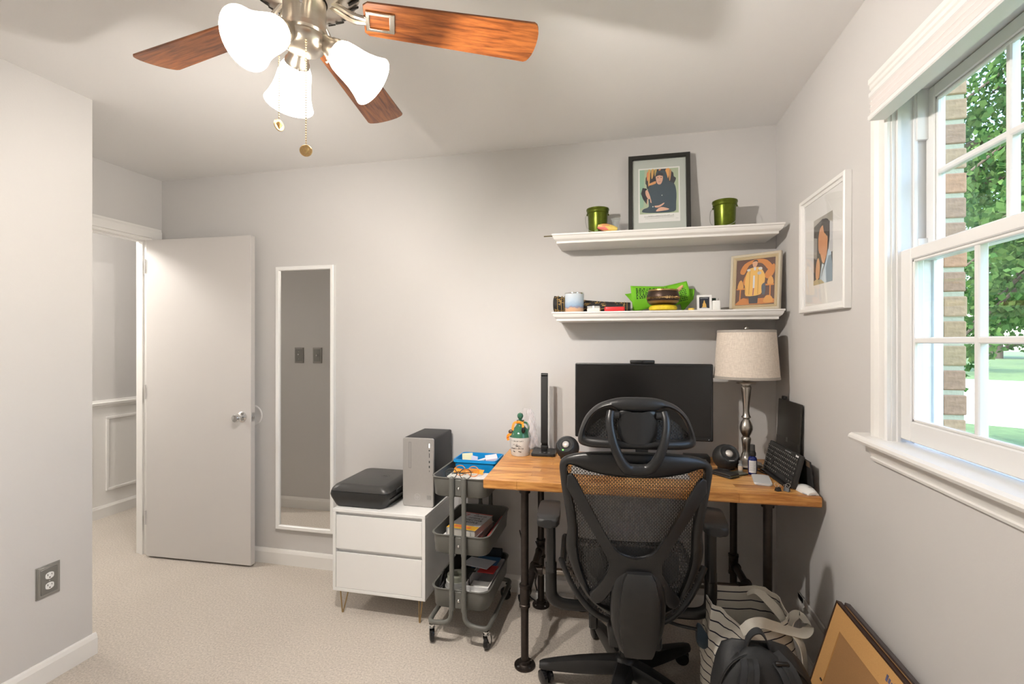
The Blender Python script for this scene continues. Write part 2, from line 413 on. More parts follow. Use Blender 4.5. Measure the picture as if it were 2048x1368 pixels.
# jamb liners with tracks
b = B()
for (ya, yb) in ((YW-.004, YW+.0), (WY0, WY0+.004)): b.box(XR-.002, XR+.12, ya, yb, WZ0, WZ1)
s = -1
for x in (XR+.012, XR+.052, XR+.098): b.box(x-.004, x+.004, YW-.012, YW-.004, WZ0, WZ1)
b.box(XR, XR+.12, WY0, YW, WZ1-.006, WZ1); b.box(XR+.1, XR+.13, WY0, YW, WZ0-.01, WZ0+.02)
obj('jamb_liner', b, M_vinyl, win, smooth=False)
obj('balance_cover', B().box(XR+.052, XR+.092, YW-.018, YW-.004, 1.93, WZ1-.006, .002).box(XR+.056, XR+.086, YW-.016, YW-.004, 1.63, 1.66, .002), M_vinyl, win)
# sashes
def glass_mat():
    m = bpy.data.materials.new('clear_glass'); m.use_nodes = True; nt = m.node_tree; nt.nodes.clear()
    o = nt.nodes.new('ShaderNodeOutputMaterial'); mx = nt.nodes.new('ShaderNodeMixShader'); tr = nt.nodes.new('ShaderNodeBsdfTransparent'); gl = nt.nodes.new('ShaderNodeBsdfGlossy')
    lw = nt.nodes.new('ShaderNodeLayerWeight'); lw.inputs[0].default_value = .5; pw_ = nt.nodes.new('ShaderNodeMath'); pw_.operation = 'POWER'; pw_.inputs[1].default_value = 5; fr = nt.nodes.new('ShaderNodeMath'); fr.operation = 'MULTIPLY_ADD'; fr.inputs[1].default_value = .5; fr.inputs[2].default_value = .03; gl.inputs['Roughness'].default_value = 0.0
    tr.inputs[0].default_value = (.96, .985, .97, 1)
    L = nt.links.new; L(lw.outputs['Facing'], pw_.inputs[0]); L(pw_.outputs[0], fr.inputs[0]); L(fr.outputs[0], mx.inputs[0]); L(tr.outputs[0], mx.inputs[1]); L(gl.outputs[0], mx.inputs[2]); L(mx.outputs[0], o.inputs[0])
    return m
M_glass = glass_mat(); MATS['clear_glass'] = M_glass
def sash(x0, x1, y1, y0, z0, z1, st, rt, rb, ncol):
    """frame + muntins + panes; y1 > y0"""
    fr = B(); e = .003
    fr.box(x0, x1, y1-st, y1, z0, z1, e, 1); fr.box(x0, x1, y0, y0+st, z0, z1, e, 1)
    fr.box(x0, x1, y0+st, y1-st, z1-rt, z1, e, 1); fr.box(x0, x1, y0+st, y1-st, z0, z0+rb, e, 1)
    f = obj('sash_frame', fr, M_vinyl, win, ang=30)
    gx = x0+.014; gw = (y1-y0-2*st); gz0, gz1 = z0+rb, z1-rt
    # glazing bead
    bd = B()
    for (ya, yb, za, zb) in ((y1-st-.008, y1-st, gz0, gz1), (y0+st, y0+st+.008, gz0, gz1), (y0+st, y1-st, gz0, gz0+.008), (y0+st, y1-st, gz1-.008, gz1)):
        bd.box(x0+.004, x0+.014, ya, yb, za, zb, .002, 1)
    obj('glazing_bead', bd, M_vinyl, f, ang=30)
    pw = gw/ncol; mw = .016
    for k in range(1, ncol):
        y = y1-st-pw*k
        obj('muntin', B().box(x0+.006, x0+.026, y-mw/2, y+mw/2, gz0, gz1, .003, 1), M_vinyl, f, ang=30)
    zm = (gz0+gz1)/2
    obj('muntin', B().box(x0+.0065, x0+.0255, y0+st, y1-st, zm-mw/2, zm+mw/2, .003, 1), M_vinyl, f, ang=30)
    for k in range(ncol):
        for (za, zb) in ((gz0, zm), (zm, gz1)):
            ya = y1-st-pw*(k+1); yb = ya+pw
            obj('pane', B().box(gx, gx+.003, ya+.002, yb-.002, za+.002, zb-.002), M_glass, f, smooth=False)
    return f
sash(XR+.016, XR+.048, YW-.005, WY0+.005, WZ0+.012, 1.628, .052, .032, .055, 3)
sash(XR+.078, XR+.106, YW-.005, WY0+.005, 1.60, WZ1-.008, .036, .035, .032, 3)
obj('sash_seal', B().box(XR+.030, XR+.034, WY0+.05, YW-.05, WZ0+.058, WZ0+.0685), M_blackm, win)
# casing, stool, apron
PCW = [(0, .0), (-.012, .0), (-.016, .006), (-.016, .018), (-.010, .024), (-.010, .05), (-.018, .058), (-.020, .066), (-.020, .074), (-.012, .078), (0, .078)]
b = B(); b.rings([[Vector((XR+dx, YW+dy, z)) for dx, dy in PCW] for z in (WZ0, 2.075)])
b.rings([[Vector((XR+dx, WY0-dy, z)) for dx, dy in PCW] for z in (WZ0, 2.075)])
obj('side_casing', b, M_trim, win, ang=25)
b = B(); b.rings([[Vector((XR+dx, y, 2.068+dz)) for dx, dz in [(0, 0), (-.018, 0), (-.018, .052), (-.022, .056), (-.022, .066), (-.026, .07), (-.026, .084), (-.02, .088), (0, .088)]] for y in (WY0-.09, YW+.076)])
obj('head_casing', b, M_trim, win, ang=25)
st_ = [(.04, 0), (-.048, 0), (-.056, -.006), (-.058, -.013), (-.054, -.021), (-.046, -.024), (.0, -.024), (0, -.012), (.04, -.012)]
b = B(); b.rings([[Vector((XR+dx, y, WZ0+.002+dz)) for dx, dz in st_] for y in (WY0-.13, YW+.128)])
obj('window_stool', b, M_trim, win, ang=30)
ap = [(0, 0), (-.030, 0), (-.030, -.006), (-.022, -.010), (-.020, -.020), (-.012, -.032), (-.010, -.040), (-.014, -.043), (-.012, -.050), (0, -.050)]
b = B(); b.rings([[Vector((XR+dx, y, WZ0-.022+dz)) for dx, dz in ap] for y in (WY0-.10, YW+.092)])
obj('apron', b, M_trim, win, ang=25)
# raised pleated shade in front of the head casing
sh = thing('window_shade', 'white pleated shade raised to the top of the window', 'window shade', (XR-.05, 1.0, 2.0))
b = B(); b.box(XR-.062, XR-.0265, WY0-.08, YW-.006, 2.060, 2.076, .003, 1)
obj('head_rail', b, M_vinyl, sh, ang=30)
PL = []
n = 7
for k in range(n+1):
    z = 2.060-.050*k/n; PL.append((-.060 if k % 2 == 0 else -.053, z))
poly = [(x, z) for x, z in PL]+[(-.024-.006, z) for x, z in reversed(PL)]
obj('pleats', B().rings([[Vector((XR+x, y, z)) for x, z in poly] for y in (WY0-.078, YW-.008)]), mat('shade_fabric', (.74, .70, .685), .8), sh, smooth=False)
obj('bottom_rail', B().box(XR-.064, XR-.018, WY0-.08, YW-.006, 1.997, 2.012, .003, 1), M_vinyl, sh, ang=30)

# ------------------------------------------------------------------ brick outside the window: each brick a part
def brick_mat(name, c):
    return mat(name, c, .9, noise=.35, scale=70, bump=.9)
M_brick = [brick_mat('brick_%d' % i, c) for i, c in enumerate([(.38, .255, .145), (.43, .235, .135), (.35, .25, .14), (.40, .265, .16), (.34, .21, .135)])]
M_mortar = mat('mortar', (.44, .425, .31), .95, bump=.5, scale=120)
bw = struct('wall_exterior', B().box(.864, .916, 1.5575, 2.3, .4, 2.75), M_mortar)
zz = .43; i = 0; random.seed(3)
bm_a = []
for mm in M_brick:
    bb = B().box(0, .0555, 0, .195, 0, .0545, .003, 1); bm_a.append(bb.mesh('brick', mm, True, 30))
while zz < 2.7:
    y = 1.5535 - (0 if i % 2 == 0 else .0)
    ln = .195 if i % 2 == 0 else .09
    o = put('brick', random.choice(bm_a), bw, T3((.8640+random.uniform(-.0005, .0015), y+random.uniform(-.0015, .0015), zz)))
    if ln < .1: o.scale = (1, .46, 1)
    y2 = y+ln+.010
    while y2 < 2.15:
        o = put('brick', random.choice(bm_a), bw, T3((.8642, y2, zz))); y2 += .205
    zz += .0677; i += 1
# ================================================================== CEILING FAN
FX, FY = -.79, 1.08
fan = thing('ceiling_fan', 'brushed nickel ceiling fan with reddish wood blades and three lit frosted shades', 'ceiling fan', (FX, FY, ZC-.0005))
c = (FX, FY, 0)
M_fanwood = grain_mat('fan_blade_wood', (.11, .026, .006), (.36, .115, .028), 9, (1, 9, 9), .32, None, .03, .3)
M_dark = mat('dark_slot', (.02, .018, .015), .6)
obj('canopy', B().lathe([(.001, 2.439), (.085, 2.439), (.085, 2.425), (.07, 2.395), (.05, 2.39)], 32, c), M_nickel, fan)
obj('motor_housing', B().lathe([(.05, 2.392), (.11, 2.388), (.135, 2.365), (.14, 2.33), (.138, 2.295), (.128, 2.272), (.105, 2.255), (.08, 2.248), (.055, 2.246)], 40, c), M_nickel, fan)
slot = B().box(-.004, .004, -.016, .016, -.002, .002, .0015, 1).mesh('vent_slot', M_dark)
for k in range(28):
    a = 360*k/28
    put('vent_slot', slot, fan, T3((FX, FY, 0)) @ RZ(a) @ T3((.1195, 0, 2.2625)) @ RY(-36) @ RZ(90))
obj('switch_housing', B().lathe([(.05, 2.25), (.052, 2.245), (.052, 2.175), (.056, 2.172), (.056, 2.160), (.050, 2.156), (.048, 2.150)], 36, c), M_nickel, fan)
obj('light_kit_dome', B().lathe([(.049, 2.158), (.053, 2.150), (.053, 2.138), (.046, 2.125), (.030, 2.116), (.012, 2.112), (.001, 2.112)], 36, c), M_nickel, fan)
obj('screw', B().cyl((FX+.024, FY-.046, 2.21), (FX+.026, FY-.050, 2.21), .004, n=10), M_chrome, fan)
BL0, BL1 = .145, .615
def blade_outline():
    w0, w1 = .052, .068
    pts = [(BL0, -w0*.8), (BL0+.012, -w0), (BL1-.022, -w1)]
    for k in range(9):
        a = -70+140*k/8; pts.append((BL1-.020+.020*math.cos(math.radians(a)), w1*.93*math.sin(math.radians(a))/math.sin(math.radians(70))))
    pts += [(BL1-.022, w1), (BL0+.012, w0), (BL0, w0*.8)]
    return pts
bl = B().prism(blade_outline(), lambda u, v, w: (u, v, w), -.003, .003, .001, 1).mesh('blade', M_fanwood)
ib = B()
for sy in (-1, 1):
    ib.tube(spline([(.058, sy*.008, .030), (.09, sy*.011, .012), (.12, sy*.010, -.004), (.150, sy*.006, -.007)], 5), .0062, 8)
ib.box(.145, .160, -.014, .014, -.010, -.004, .002, 1)
for (xa, xb, ya, yb) in ((.150, .160, -.030, .030), (.210, .224, -.030, .030), (.155, .218, -.030, -.021), (.155, .218, .021, .030)):
    ib.box(xa, xb, ya, yb, -.009, -.003, .0015, 1)
iron = ib.mesh('blade_iron', M_nickel)
for k in range(5):
    a = 26+72*k
    Mx = T3((FX, FY, 2.225)) @ RZ(a) @ RX(-12)
    o = put('blade', bl, fan, Mx)
    q = bpy.data.objects.new('blade_iron', iron); COL.objects.link(q); q.parent = o
# light arms, fitters, shades, bulbs
def shade_mat():
    m = bpy.data.materials.new('frosted_shade'); m.use_nodes = True; b = m.node_tree.nodes['Principled BSDF']
    b.inputs['Base Color'].default_value = (.9, .86, .78, 1); b.inputs['Roughness'].default_value = .35
    b.inputs['Emission Color'].default_value = (1, .92, .80, 1); b.inputs['Emission Strength'].default_value = FAN_SHADE_EMIT
    return m
M_shade = shade_mat()
fit = B().lathe([(.001, -.012), (.017, -.012), (.020, 0), (.022, .012), (.026, .016), (.028, .024), (.031, .028), (.032, .042), (.028, .043)], 28).mesh('shade_fitter', M_nickel)
shp = [(.028, .034), (.034, .040), (.0395, .052), (.043, .070), (.046, .092), (.050, .112), (.0565, .132), (.063, .147), (.0655, .152), (.0640, .1525), (.060, .146), (.053, .131), (.047, .112), (.043, .092), (.040, .070), (.0365, .053), (.031, .043)]
shm = B().lathe(shp, 36).mesh('glass_shade', M_shade)
blm = B().lathe([(.001, .082), (.010, .080), (.017, .073), (.019, .065), (.017, .057), (.012, .050), (.0115, .042), (.001, .042)], 20).mesh('bulb', emat('bulb_glow', (1, .9, .74), 12))
ths = B().cyl((.030, 0, .034), (.038, 0, .034), .003, n=8).mesh('thumb_screw', M_nickel)
for a in (20, 140, 260):
    Mx = T3((FX, FY, 2.145)) @ RZ(a) @ T3((.050, 0, 0)) @ RY(180-52)
    f = put('shade_fitter', fit, fan, Mx)
    for nm, me in (('glass_shade', shm), ('bulb', blm), ('thumb_screw', ths)):
        q = bpy.data.objects.new(nm, me); COL.objects.link(q); q.parent = f
    ld = bpy.data.lights.new('fan_bulb_light', 'POINT'); ld.energy = FAN_BULB_W; ld.color = (1, .935, .865); ld.shadow_soft_size = .022
    q = bpy.data.objects.new('fan_bulb_light', ld); COL.objects.link(q); q.parent = f; q.location = (0, 0, .118)
# pull chains: beads on a line, with a disc fob each
bead = B().sphere((0, 0, 0), .0021, 8, 6).mesh('chain_bead', mat('brass_bead', (.75, .6, .38), .3, 1.0))
def chain(dx, dy, z0, z1, turn):
    b = B(); n = int((z0-z1)/.0062)
    for k in range(n): b.sphere((FX+dx, FY+dy, z0-(k+.5)*.0062), .0021, 8, 5)
    b.cyl((FX+dx, FY+dy, z0), (FX+dx, FY+dy, z1), .0006, n=5)
    ch = obj('pull_chain', b, MATS['brass_bead'], fan)
    f = B(); f.T = T3((FX+dx, FY+dy, z1-.014)) @ RZ(turn) @ RX(90)
    f.lathe([(.001, -.0015), (.0135, -.0015), (.015, 0), (.0135, .0015), (.010, .0012), (.001, .0012)], 24)
    for q in range(9):
        t = math.radians(20+140*q/8); f.tube([(0, -.009, .002), (.006*math.cos(t), -.002+.004*math.sin(t), .0022), (.009*math.cos(t), .009*math.sin(t)-.001, .002)], .0007, 5)
    obj('chain_fob', f, mat('brass_fob', (.62, .42, .2), .35, 1.0, noise=.3, scale=400), ch)
chain(.030, -.036, 2.125, 1.862, 28)
chain(-.066, -.012, 2.11, 1.945, 75)
# ================================================================== DESK
DA = math.radians(2.2); DZ = .800
desk = thing('standing_desk', 'butcher block desk on black iron pipe legs in the corner', 'desk', (-.563, 1.931, 0), DA, local=True)
M_stave = []
for i_, (d_, l_) in enumerate((((.33, .115, .022), (.64, .31, .085)), ((.40, .155, .032), (.74, .385, .115)), ((.46, .19, .045), (.78, .44, .15)), ((.26, .088, .018), (.53, .24, .065)), ((.38, .135, .026), (.69, .335, .09)))):
    M_stave.append(grain_mat('stave_wood_%d' % i_, d_, l_, 7, (1.2, 11, 11), .38, None, .04, .15))
top = obj('desk_top', B().box(.002, 1.285, .002, .590, DZ-.0372, DZ-.034), M_stave[3], desk, label='butcher block top of glued staves')
random.seed(31); ROWS = 14; rw = .592/ROWS; px_ = 0
for r_ in range(ROWS):
    x = 0; first = True
    while x < 1.287-1e-4:
        ln = random.uniform(.14, .34) if first else random.uniform(.26, .46)
        if x+ln > 1.287-.10: ln = 1.287-x
        m_ = random.choice(M_stave); q = B().box(x+.0002, x+ln-.0002, r_*rw+.0002, (r_+1)*rw-.0002, DZ-.034, DZ-random.uniform(0, .0002), .0008, 1)
        obj('stave', q, m_, top, ang=30); x += ln; first = False
def pipe(b, p, q, r=.0165): b.cyl(p, q, r, n=16)
leg_xy = [(.166, .062), (.175, .54), (1.12, .062), (1.115, .535)]
for i, (x, y) in enumerate(leg_xy):
    b = B(); pipe(b, (x, y, .012), (x, y, DZ-.045))
    lg = obj('leg', b, M_pipe, desk)
    b = B().lathe([(.001, 0), (.0445, 0), (.0445, .008), (.030, .010), (.0235, .014), (.0235, .026), (.0165, .027)], 28, (x, y, 0.0005))
    fl = obj('floor_flange', b, M_pipe, lg)
    for k in range(4):
        a = PI/4+k*PI/2; obj('flange_screw', B().cyl((x+.034*math.cos(a), y+.034*math.sin(a), .0088), (x+.034*math.cos(a), y+.034*math.sin(a), .0115), .005, n=8), M_steel, lg)
    b = B().lathe([(.0165, -.027), (.0235, -.026), (.0235, -.014), (.030, -.010), (.0445, -.008), (.0445, 0), (.001, 0)], 28, (x, y, DZ-.0375))
    obj('top_flange', b, M_pipe, lg)
def tee(b, x, y, z, ax):
    b.lathe([(.0165, -.048), (.0235, -.047), (.0235, -.036), (.0215, -.034), (.0215, .034), (.0235, .036), (.0235, .047), (.0165, .048)], 18, (x, y, z))
    d = {'+y': (0, 1, 0), '-y': (0, -1, 0)}[ax]
    b.cyl((x, y, z), (x+d[0]*.034, y+d[1]*.034, z), .0215, n=16); b.cyl((x+d[0]*.034, y+d[1]*.034, z), (x+d[0]*.045, y+d[1]*.045, z), .0238, n=16)
RZ_ = .300
for i, (x, y) in enumerate(leg_xy):
    b = B(); tee(b, x, y, RZ_, '+y' if i % 2 == 0 else '-y'); obj('pipe_tee', b, M_pipe, desk)
for xs in (.170, 1.1175):
    b = B(); pipe(b, (xs, .062, RZ_), (xs, .26, RZ_)); pipe(b, (xs, .33, RZ_), (xs, .54, RZ_)); obj('side_rail', b, M_pipe, desk)
    b = B(); b.T = T3((xs, .295, RZ_)) @ RX(90)
    b.lathe([(.0165, -.048), (.0235, -.047), (.0235, -.036), (.0215, -.034), (.0215, .034), (.0235, .036), (.0235, .047), (.0165, .048)], 18)
    sg = 1 if xs < .6 else -1
    b.T = None; b.cyl((xs, .295, RZ_), (xs+sg*.034, .295, RZ_), .0215, n=16); b.cyl((xs+sg*.034, .295, RZ_), (xs+sg*.045, .295, RZ_), .0238, n=16)
    obj('pipe_tee', b, M_pipe, desk)
b = B(); pipe(b, (.17, .295, RZ_), (1.1175, .295, RZ_)); obj('stretcher', b, mat('steel_pipe', (.30, .27, .24), .35, .9), desk)

ZT = DZ+.0006
# ------------------------------------------------------------------ monitor
def yawed(loc, rz): return dict(loc=loc, rz=math.radians(rz))
mon = thing('monitor', 'wide black computer monitor standing behind the office chair', 'monitor', (.098, 2.44, ZT), math.radians(1.2), local=True)
hw, z0, z1 = .322, .105, .470
b = B(); b.box(-hw, hw, -.045, -.010, z0, z1, .006, 2); b.box(-.2, .2, -.012, .022, z0+.06, z1-.07, .012, 2)
obj('housing', b, M_black, mon)
obj('bezel', B().box(-hw+.004, hw-.004, -.0468, -.0445, z0+.004, z0+.022, .001, 1).box(-hw+.004, -hw+.013, -.0468, -.0445, z0+.02, z1-.004, .001, 1).box(hw-.013, hw-.004, -.0468, -.0445, z0+.02, z1-.004, .001, 1).box(-hw+.012, hw-.012, -.0468, -.0445, z1-.013, z1-.004, .001, 1), M_gloss, mon)
obj('screen', B().box(-hw+.013, hw-.013, -.0458, -.0446, z0+.021, z1-.012), mat('screen_off', (.006, .0055, .005), .22), mon, smooth=False)
obj('power_light', B().cyl((hw-.02, -.0468, z0+.010), (hw-.02, -.0475, z0+.010), .0018, n=8), mat('silver_dot', (.6, .6, .65), .3), mon)
obj('stand_neck', B().box(-.03, .03, -.012, .012, .008, z0+.14, .004), M_black, mon)
obj('stand_foot', B().box(-.125, .125, -.09, .075, 0, .011, .005), M_black, mon)
wc = thing('webcam_bar', 'slim black bar camera resting on top of the monitor', 'webcam', (.098, 2.44, ZT+z1+.0008), math.radians(1.2), local=True)
obj('camera_body', B().box(-.058, .058, -.050, -.020, 0, .016, .004), M_black, wc)
obj('lens', B().cyl((0, -.050, .008), (0, -.0515, .008), .005, n=14), M_gloss, wc)
obj('mat_rest_pad', B().box(-.02, .02, -.028, -.012, -.0006, .0006), M_blackm, wc)
dm = tag(obj('desk_mat', B().prism(rrect(.25, .110, .012, 4), lambda u, v, w: (u, v, w), 0, .003, .0008, 1), mat('grey_felt', (.50, .475, .44), .9, noise=.2, scale=300)), 'light grey desk mat under the monitor', 'desk mat')
dm.location = (.030, 2.215, ZT); dm.rotation_euler = (0, 0, DA)
dk_ = thing('docking_station', 'low black dock box under the right edge of the monitor', 'dock', (.345, 2.45, ZT), math.radians(2), local=True)
obj('case', B().box(-.05, .065, -.035, .035, 0, .032, .004), M_black, dk_)
for x in (-.02, .01, .04): obj('port', B().box(x-.006, x+.006, -.0358, -.0345, .012, .019, .0005, 1), mat('port_dark', (.12, .12, .12), .4), dk_)

# ------------------------------------------------------------------ ball speakers
def speaker(label, loc, rz, led):
    t = thing('ball_speaker', label, 'speaker', loc, math.radians(rz), 'pair of ball speakers', local=True)
    R = .0575; Mf = T3((0, 0, .0535)) @ RX(90-36)           # face tilted upward, towards the sitter
    prof = [(max(.0005, R*math.cos(math.radians(q))), R*math.sin(math.radians(q))) for q in range(-90, 46, 9)]
    b = B(); b.T = Mf; b.lathe(prof+[(.036, .041), (.001, .036)], 36); obj('body', b, M_blackm, t, ang=50)
    obj('foot', B().lathe([(.001, 0), (.034, 0), (.036, .003), (.030, .012), (.001, .014)], 28), M_blackm, t)
    b = B(); b.T = Mf; b.lathe([(.0418, .0400), (.0425, .0425), (.0400, .0440), (.034, .0425), (.030, .0395), (.024, .0395)], 32); fr = obj('face_ring', b, mat('speaker_ring', (.03, .032, .034), .25), t)
    b = B(); b.T = Mf; b.lathe([(.0245, .0396), (.0215, .0415), (.0165, .0395)], 28); obj('cone_surround', b, M_blackm, fr)
    b = B(); b.T = Mf; b.lathe([(.0168, .0395), (.0155, .0435), (.011, .0468), (.001, .0485)], 24); obj('driver_dome', b, mat('dome_silver', (.72, .69, .66), .3, .4), fr, label='silver driver dome')
    if led:
        b = B(); b.T = Mf; b.lathe([(.0035, .0420), (.003, .0440), (.001, .0445)], 12, (-.008, -.031, 0)); obj('power_light', b, emat('green_led', (.12, 1, .08), 2.5), fr, label='glowing green power light')
    else:
        b = B(); b.T = Mf; b.box(-.012, .012, -.0365, -.0335, .0425, .0437); obj('brand_mark', b, mat('grey_mark', (.35, .35, .36), .4), fr)
    return t
speaker('black ball speaker with a green light, left of the monitor', (-.258, 2.365, ZT), -10, True)
speaker('black ball speaker without a light, beside the table lamp', (.462, 2.335, ZT), 14, False)

# ------------------------------------------------------------------ led desk lamp (folded bar)
ll = thing('led_desk_lamp', 'folded black bar desk lamp on a square base', 'desk lamp', (-.386, 2.445, ZT), math.radians(3), local=True)
b = B(); b.prism(rrect(.060, .068, .008, 4), lambda u, v, w: (u, v, w), 0, .015, .003, 2); obj('base', b, M_black, ll)
obj('touch_mark', B().box(-.022, -.012, -.045, -.035, .0148, .0154).box(.0, .01, -.045, -.035, .0148, .0154).box(.022, .032, -.045, -.035, .0148, .0154), mat('touch_grey', (.2, .2, .21), .4), ll)
obj('hinge', B().box(-.017, .017, .004, .030, .014, .040, .003).cyl((-.019, .017, .032), (.019, .017, .032), .009, n=14), M_black, ll)
obj('arm', B().box(-.0165, .0165, .012, .024, .035, .412, .003), M_black, ll)
obj('light_bar', B().box(-.0175, .0175, -.006, .009, .055, .398, .003), M_blackm, ll)
obj('hinge_pin', B().cyl((-.0175, .010, .405), (.0175, .010, .405), .009, n=14), M_black, ll)

# ------------------------------------------------------------------ table lamp (unlit)
tl = thing('table_lamp', 'brushed nickel baluster table lamp with an unlit linen drum shade', 'table lamp', (.567, 2.42, ZT), 0, local=True)
zl = lambda z: z-ZT
M_nick2 = mat('lamp_nickel', (.50, .47, .43), .28, 1.0, noise=.1, scale=25, stretch=(1, 1, 10))
obj('base', B().lathe([(.001, 0), (.070, 0), (.071, .006), (.066, .014), (.045, .022), (.03, .030), (.022, .042), (.02, .055)], 40), M_nick2, tl)
obj('stem', B().lathe([(.02, .05), (.016, .062), (.0155, .075), (.018, .10), (.0215, .125), (.0195, .131), (.0155, .134), (.0155, .138), (.0225, .150), (.0285, .168), (.0285, .180), (.024, .197), (.0165, .210), (.0125, .216), (.0145, .219),
    (.0205, .2235), (.0205, .227), (.0150, .235), (.0130, .250), (.0145, .285), (.0190, .335), (.0215, .360), (.0215, .366), (.0180, .371), (.0180, .378), (.042, .380), (.043, .384), (.038, .387), (.0165, .389), (.0125, .40), (.0125, .44), (.001, .44)], 32), M_nick2, tl)
def linen():
    m = bpy.data.materials.new('linen'); m.use_nodes = True; nt = m.node_tree; bs = nt.nodes['Principled BSDF']; L = nt.links.new
    tc = nt.nodes.new('ShaderNodeTexCoord'); outs = []
    for st in ((300, 300, 25), (40, 40, 420)):
        mp = nt.nodes.new('ShaderNodeMapping'); mp.inputs['Scale'].default_value = st; nz = nt.nodes.new('ShaderNodeTexNoise'); nz.inputs['Scale'].default_value = 1.6; nz.inputs['Detail'].default_value = 2
        L(tc.outputs['Object'], mp.inputs[0]); L(mp.outputs[0], nz.inputs['Vector']); outs.append(nz.outputs['Fac'])
    ad = nt.nodes.new('ShaderNodeMath'); ad.operation = 'ADD'; L(outs[0], ad.inputs[0]); L(outs[1], ad.inputs[1])
    rp = nt.nodes.new('ShaderNodeValToRGB'); rp.color_ramp.elements[0].position = .7/2+.05; rp.color_ramp.elements[1].position = .62
    hf = nt.nodes.new('ShaderNodeMath'); hf.operation = 'MULTIPLY'; hf.inputs[1].default_value = .5; L(ad.outputs[0], hf.inputs[0]); L(hf.outputs[0], rp.inputs[0])
    rp.color_ramp.elements[0].color = (.66, .58, .50, 1); rp.color_ramp.elements[1].color = (.82, .74, .65, 1)
    L(rp.outputs[0], bs.inputs['Base Color']); bs.inputs['Roughness'].default_value = .9
    bp = nt.nodes.new('ShaderNodeBump'); bp.inputs['Strength'].default_value = .3; bp.inputs['Distance'].default_value = .001; L(hf.outputs[0], bp.inputs['Height']); L(bp.outputs[0], bs.inputs['Normal'])
    return m
M_linen = linen()
r0, r1, za, zb = .141, .124, .406, .628
sd = obj('lamp_shade', B().lathe([(r0, za), (r1, zb), (r1-.0025, zb), (r0-.0025, za), (r0, za)], 56), M_linen, tl)
M_trimg = mat('shade_trim', (.42, .385, .345), .85, noise=.2, scale=300)
obj('trim_band', B().lathe([(r0+.0012, za-.001), (r0+.0006, za+.011), (r0-.003, za+.011), (r0-.0035, za-.001), (r0+.0012, za-.001)], 56), M_trimg, sd)
obj('trim_band', B().lathe([(r1+.0018, zb-.010), (r1+.0010, zb+.001), (r1-.0035, zb+.001), (r1-.003, zb-.010), (r1+.0018, zb-.010)], 56), M_trimg, sd)
b = B()
for a in (0, 120, 240): b.cyl((0, 0, zb-.006), ((r1-.002)*math.cos(math.radians(a)), (r1-.002)*math.sin(math.radians(a)), zb-.004), .0018, n=6)
b.tube([(.0, .012, .44), (.0, .045, .47), (.0, .05, .53), (0, .03, .60), (0, 0, .622)], .002, 6); b.tube([(.0, -.012, .44), (.0, -.045, .47), (.0, -.05, .53), (0, -.03, .60), (0, 0, .622)], .002, 6)
obj('harp', b, M_nick2, tl)
obj('bulb', B().lathe([(.013, .44), (.013, .462), (.018, .478), (.029, .505), (.030, .525), (.022, .545), (.001, .553)], 20), mat('opal_bulb', (.85, .84, .82), .3), tl)
obj('finial', B().lathe([(.001, .616), (.006, .618), (.006, .632), (.011, .636), (.0105, .642), (.006, .648), (.001, .650)], 20), M_nick2, tl)

# ------------------------------------------------------------------ stoneware jug with ribbon, in a plastic bag
M_jugg = mat('green_glaze', (.035, .13, .075), .12); M_jugw = mat('cream_stoneware', (.60, .585, .55), .25); M_orange = mat('orange_ribbon', (.85, .26, .01), .55)
jg = thing('stoneware_jug', 'green and cream stoneware jug with orange ribbons and a ball stopper', 'jug', (-.503, 2.40, ZT), math.radians(-8), local=True)
obj('body', B().lathe([(.001, 0), (.045, 0), (.047, .004), (.0525, .055), (.055, .086), (.0545, .094)], 36), M_jugw, jg, label='cream lower half with black lettering')
sh_ = obj('shoulder', B().lathe([(.0547, .093), (.051, .110), (.040, .128), (.025, .143), (.0175, .155), (.0165, .172), (.018, .176), (.001, .177)], 36), M_jugg, jg, label='green glazed shoulder and neck')
obj('stopper', B().lathe([(.008, .175), (.008, .182), (.011, .184), (.015, .192), (.0155, .200), (.012, .209), (.001, .2135)], 22), M_jugg, jg, label='green ball stopper')
obj('handle', B().tube(spline([(.017, 0, .166), (.036, -.004, .163), (.047, -.006, .148), (.046, -.006, .130), (.038, -.004, .124)], 6), .0052, 10), M_jugg, jg)
b = B()
b.tube(spline([(.019*math.cos(a), .019*math.sin(a), .166+.003*math.sin(3*a)) for a in [2*PI*k/12 for k in range(12)]], 3, True), .004, 6, closed=True, flat=(1.6, .5))
b.strip(spline([(-.016, -.014, .168), (-.026, -.022, .160), (-.030, -.030, .135), (-.029, -.036, .112)], 6), (1, .2, 0), .013, .001)
b.strip(spline([(.014, -.016, .168), (.024, -.026, .158), (.027, -.033, .145)], 5), (1, -.2, 0), .011, .001)
b.strip(spline([(-.031, -.038, .112), (-.050, -.038, .102), (-.060, -.035, .090)], 5), (.4, .1, .9), .014, .001)
b.strip(spline([(-.050, -.038, .104), (-.054, -.038, .09), (-.050, -.038, .076)], 5), (1, .1, 0), .013, .001)
obj('ribbon', b, M_orange, jg, label='orange ribbon around the neck')
obj('seal_medallion', B().sphere((-.039, -.033, .119), .013, 14, 8, (1, .6, .9)), mat('bronze_wax', (.10, .07, .05), .35, .4), jg)
obj('dark_tassel', B().sphere((.030, -.040, .132), .0125, 12, 8, (.8, .5, 1.2)), M_gloss, jg)
lt = B()
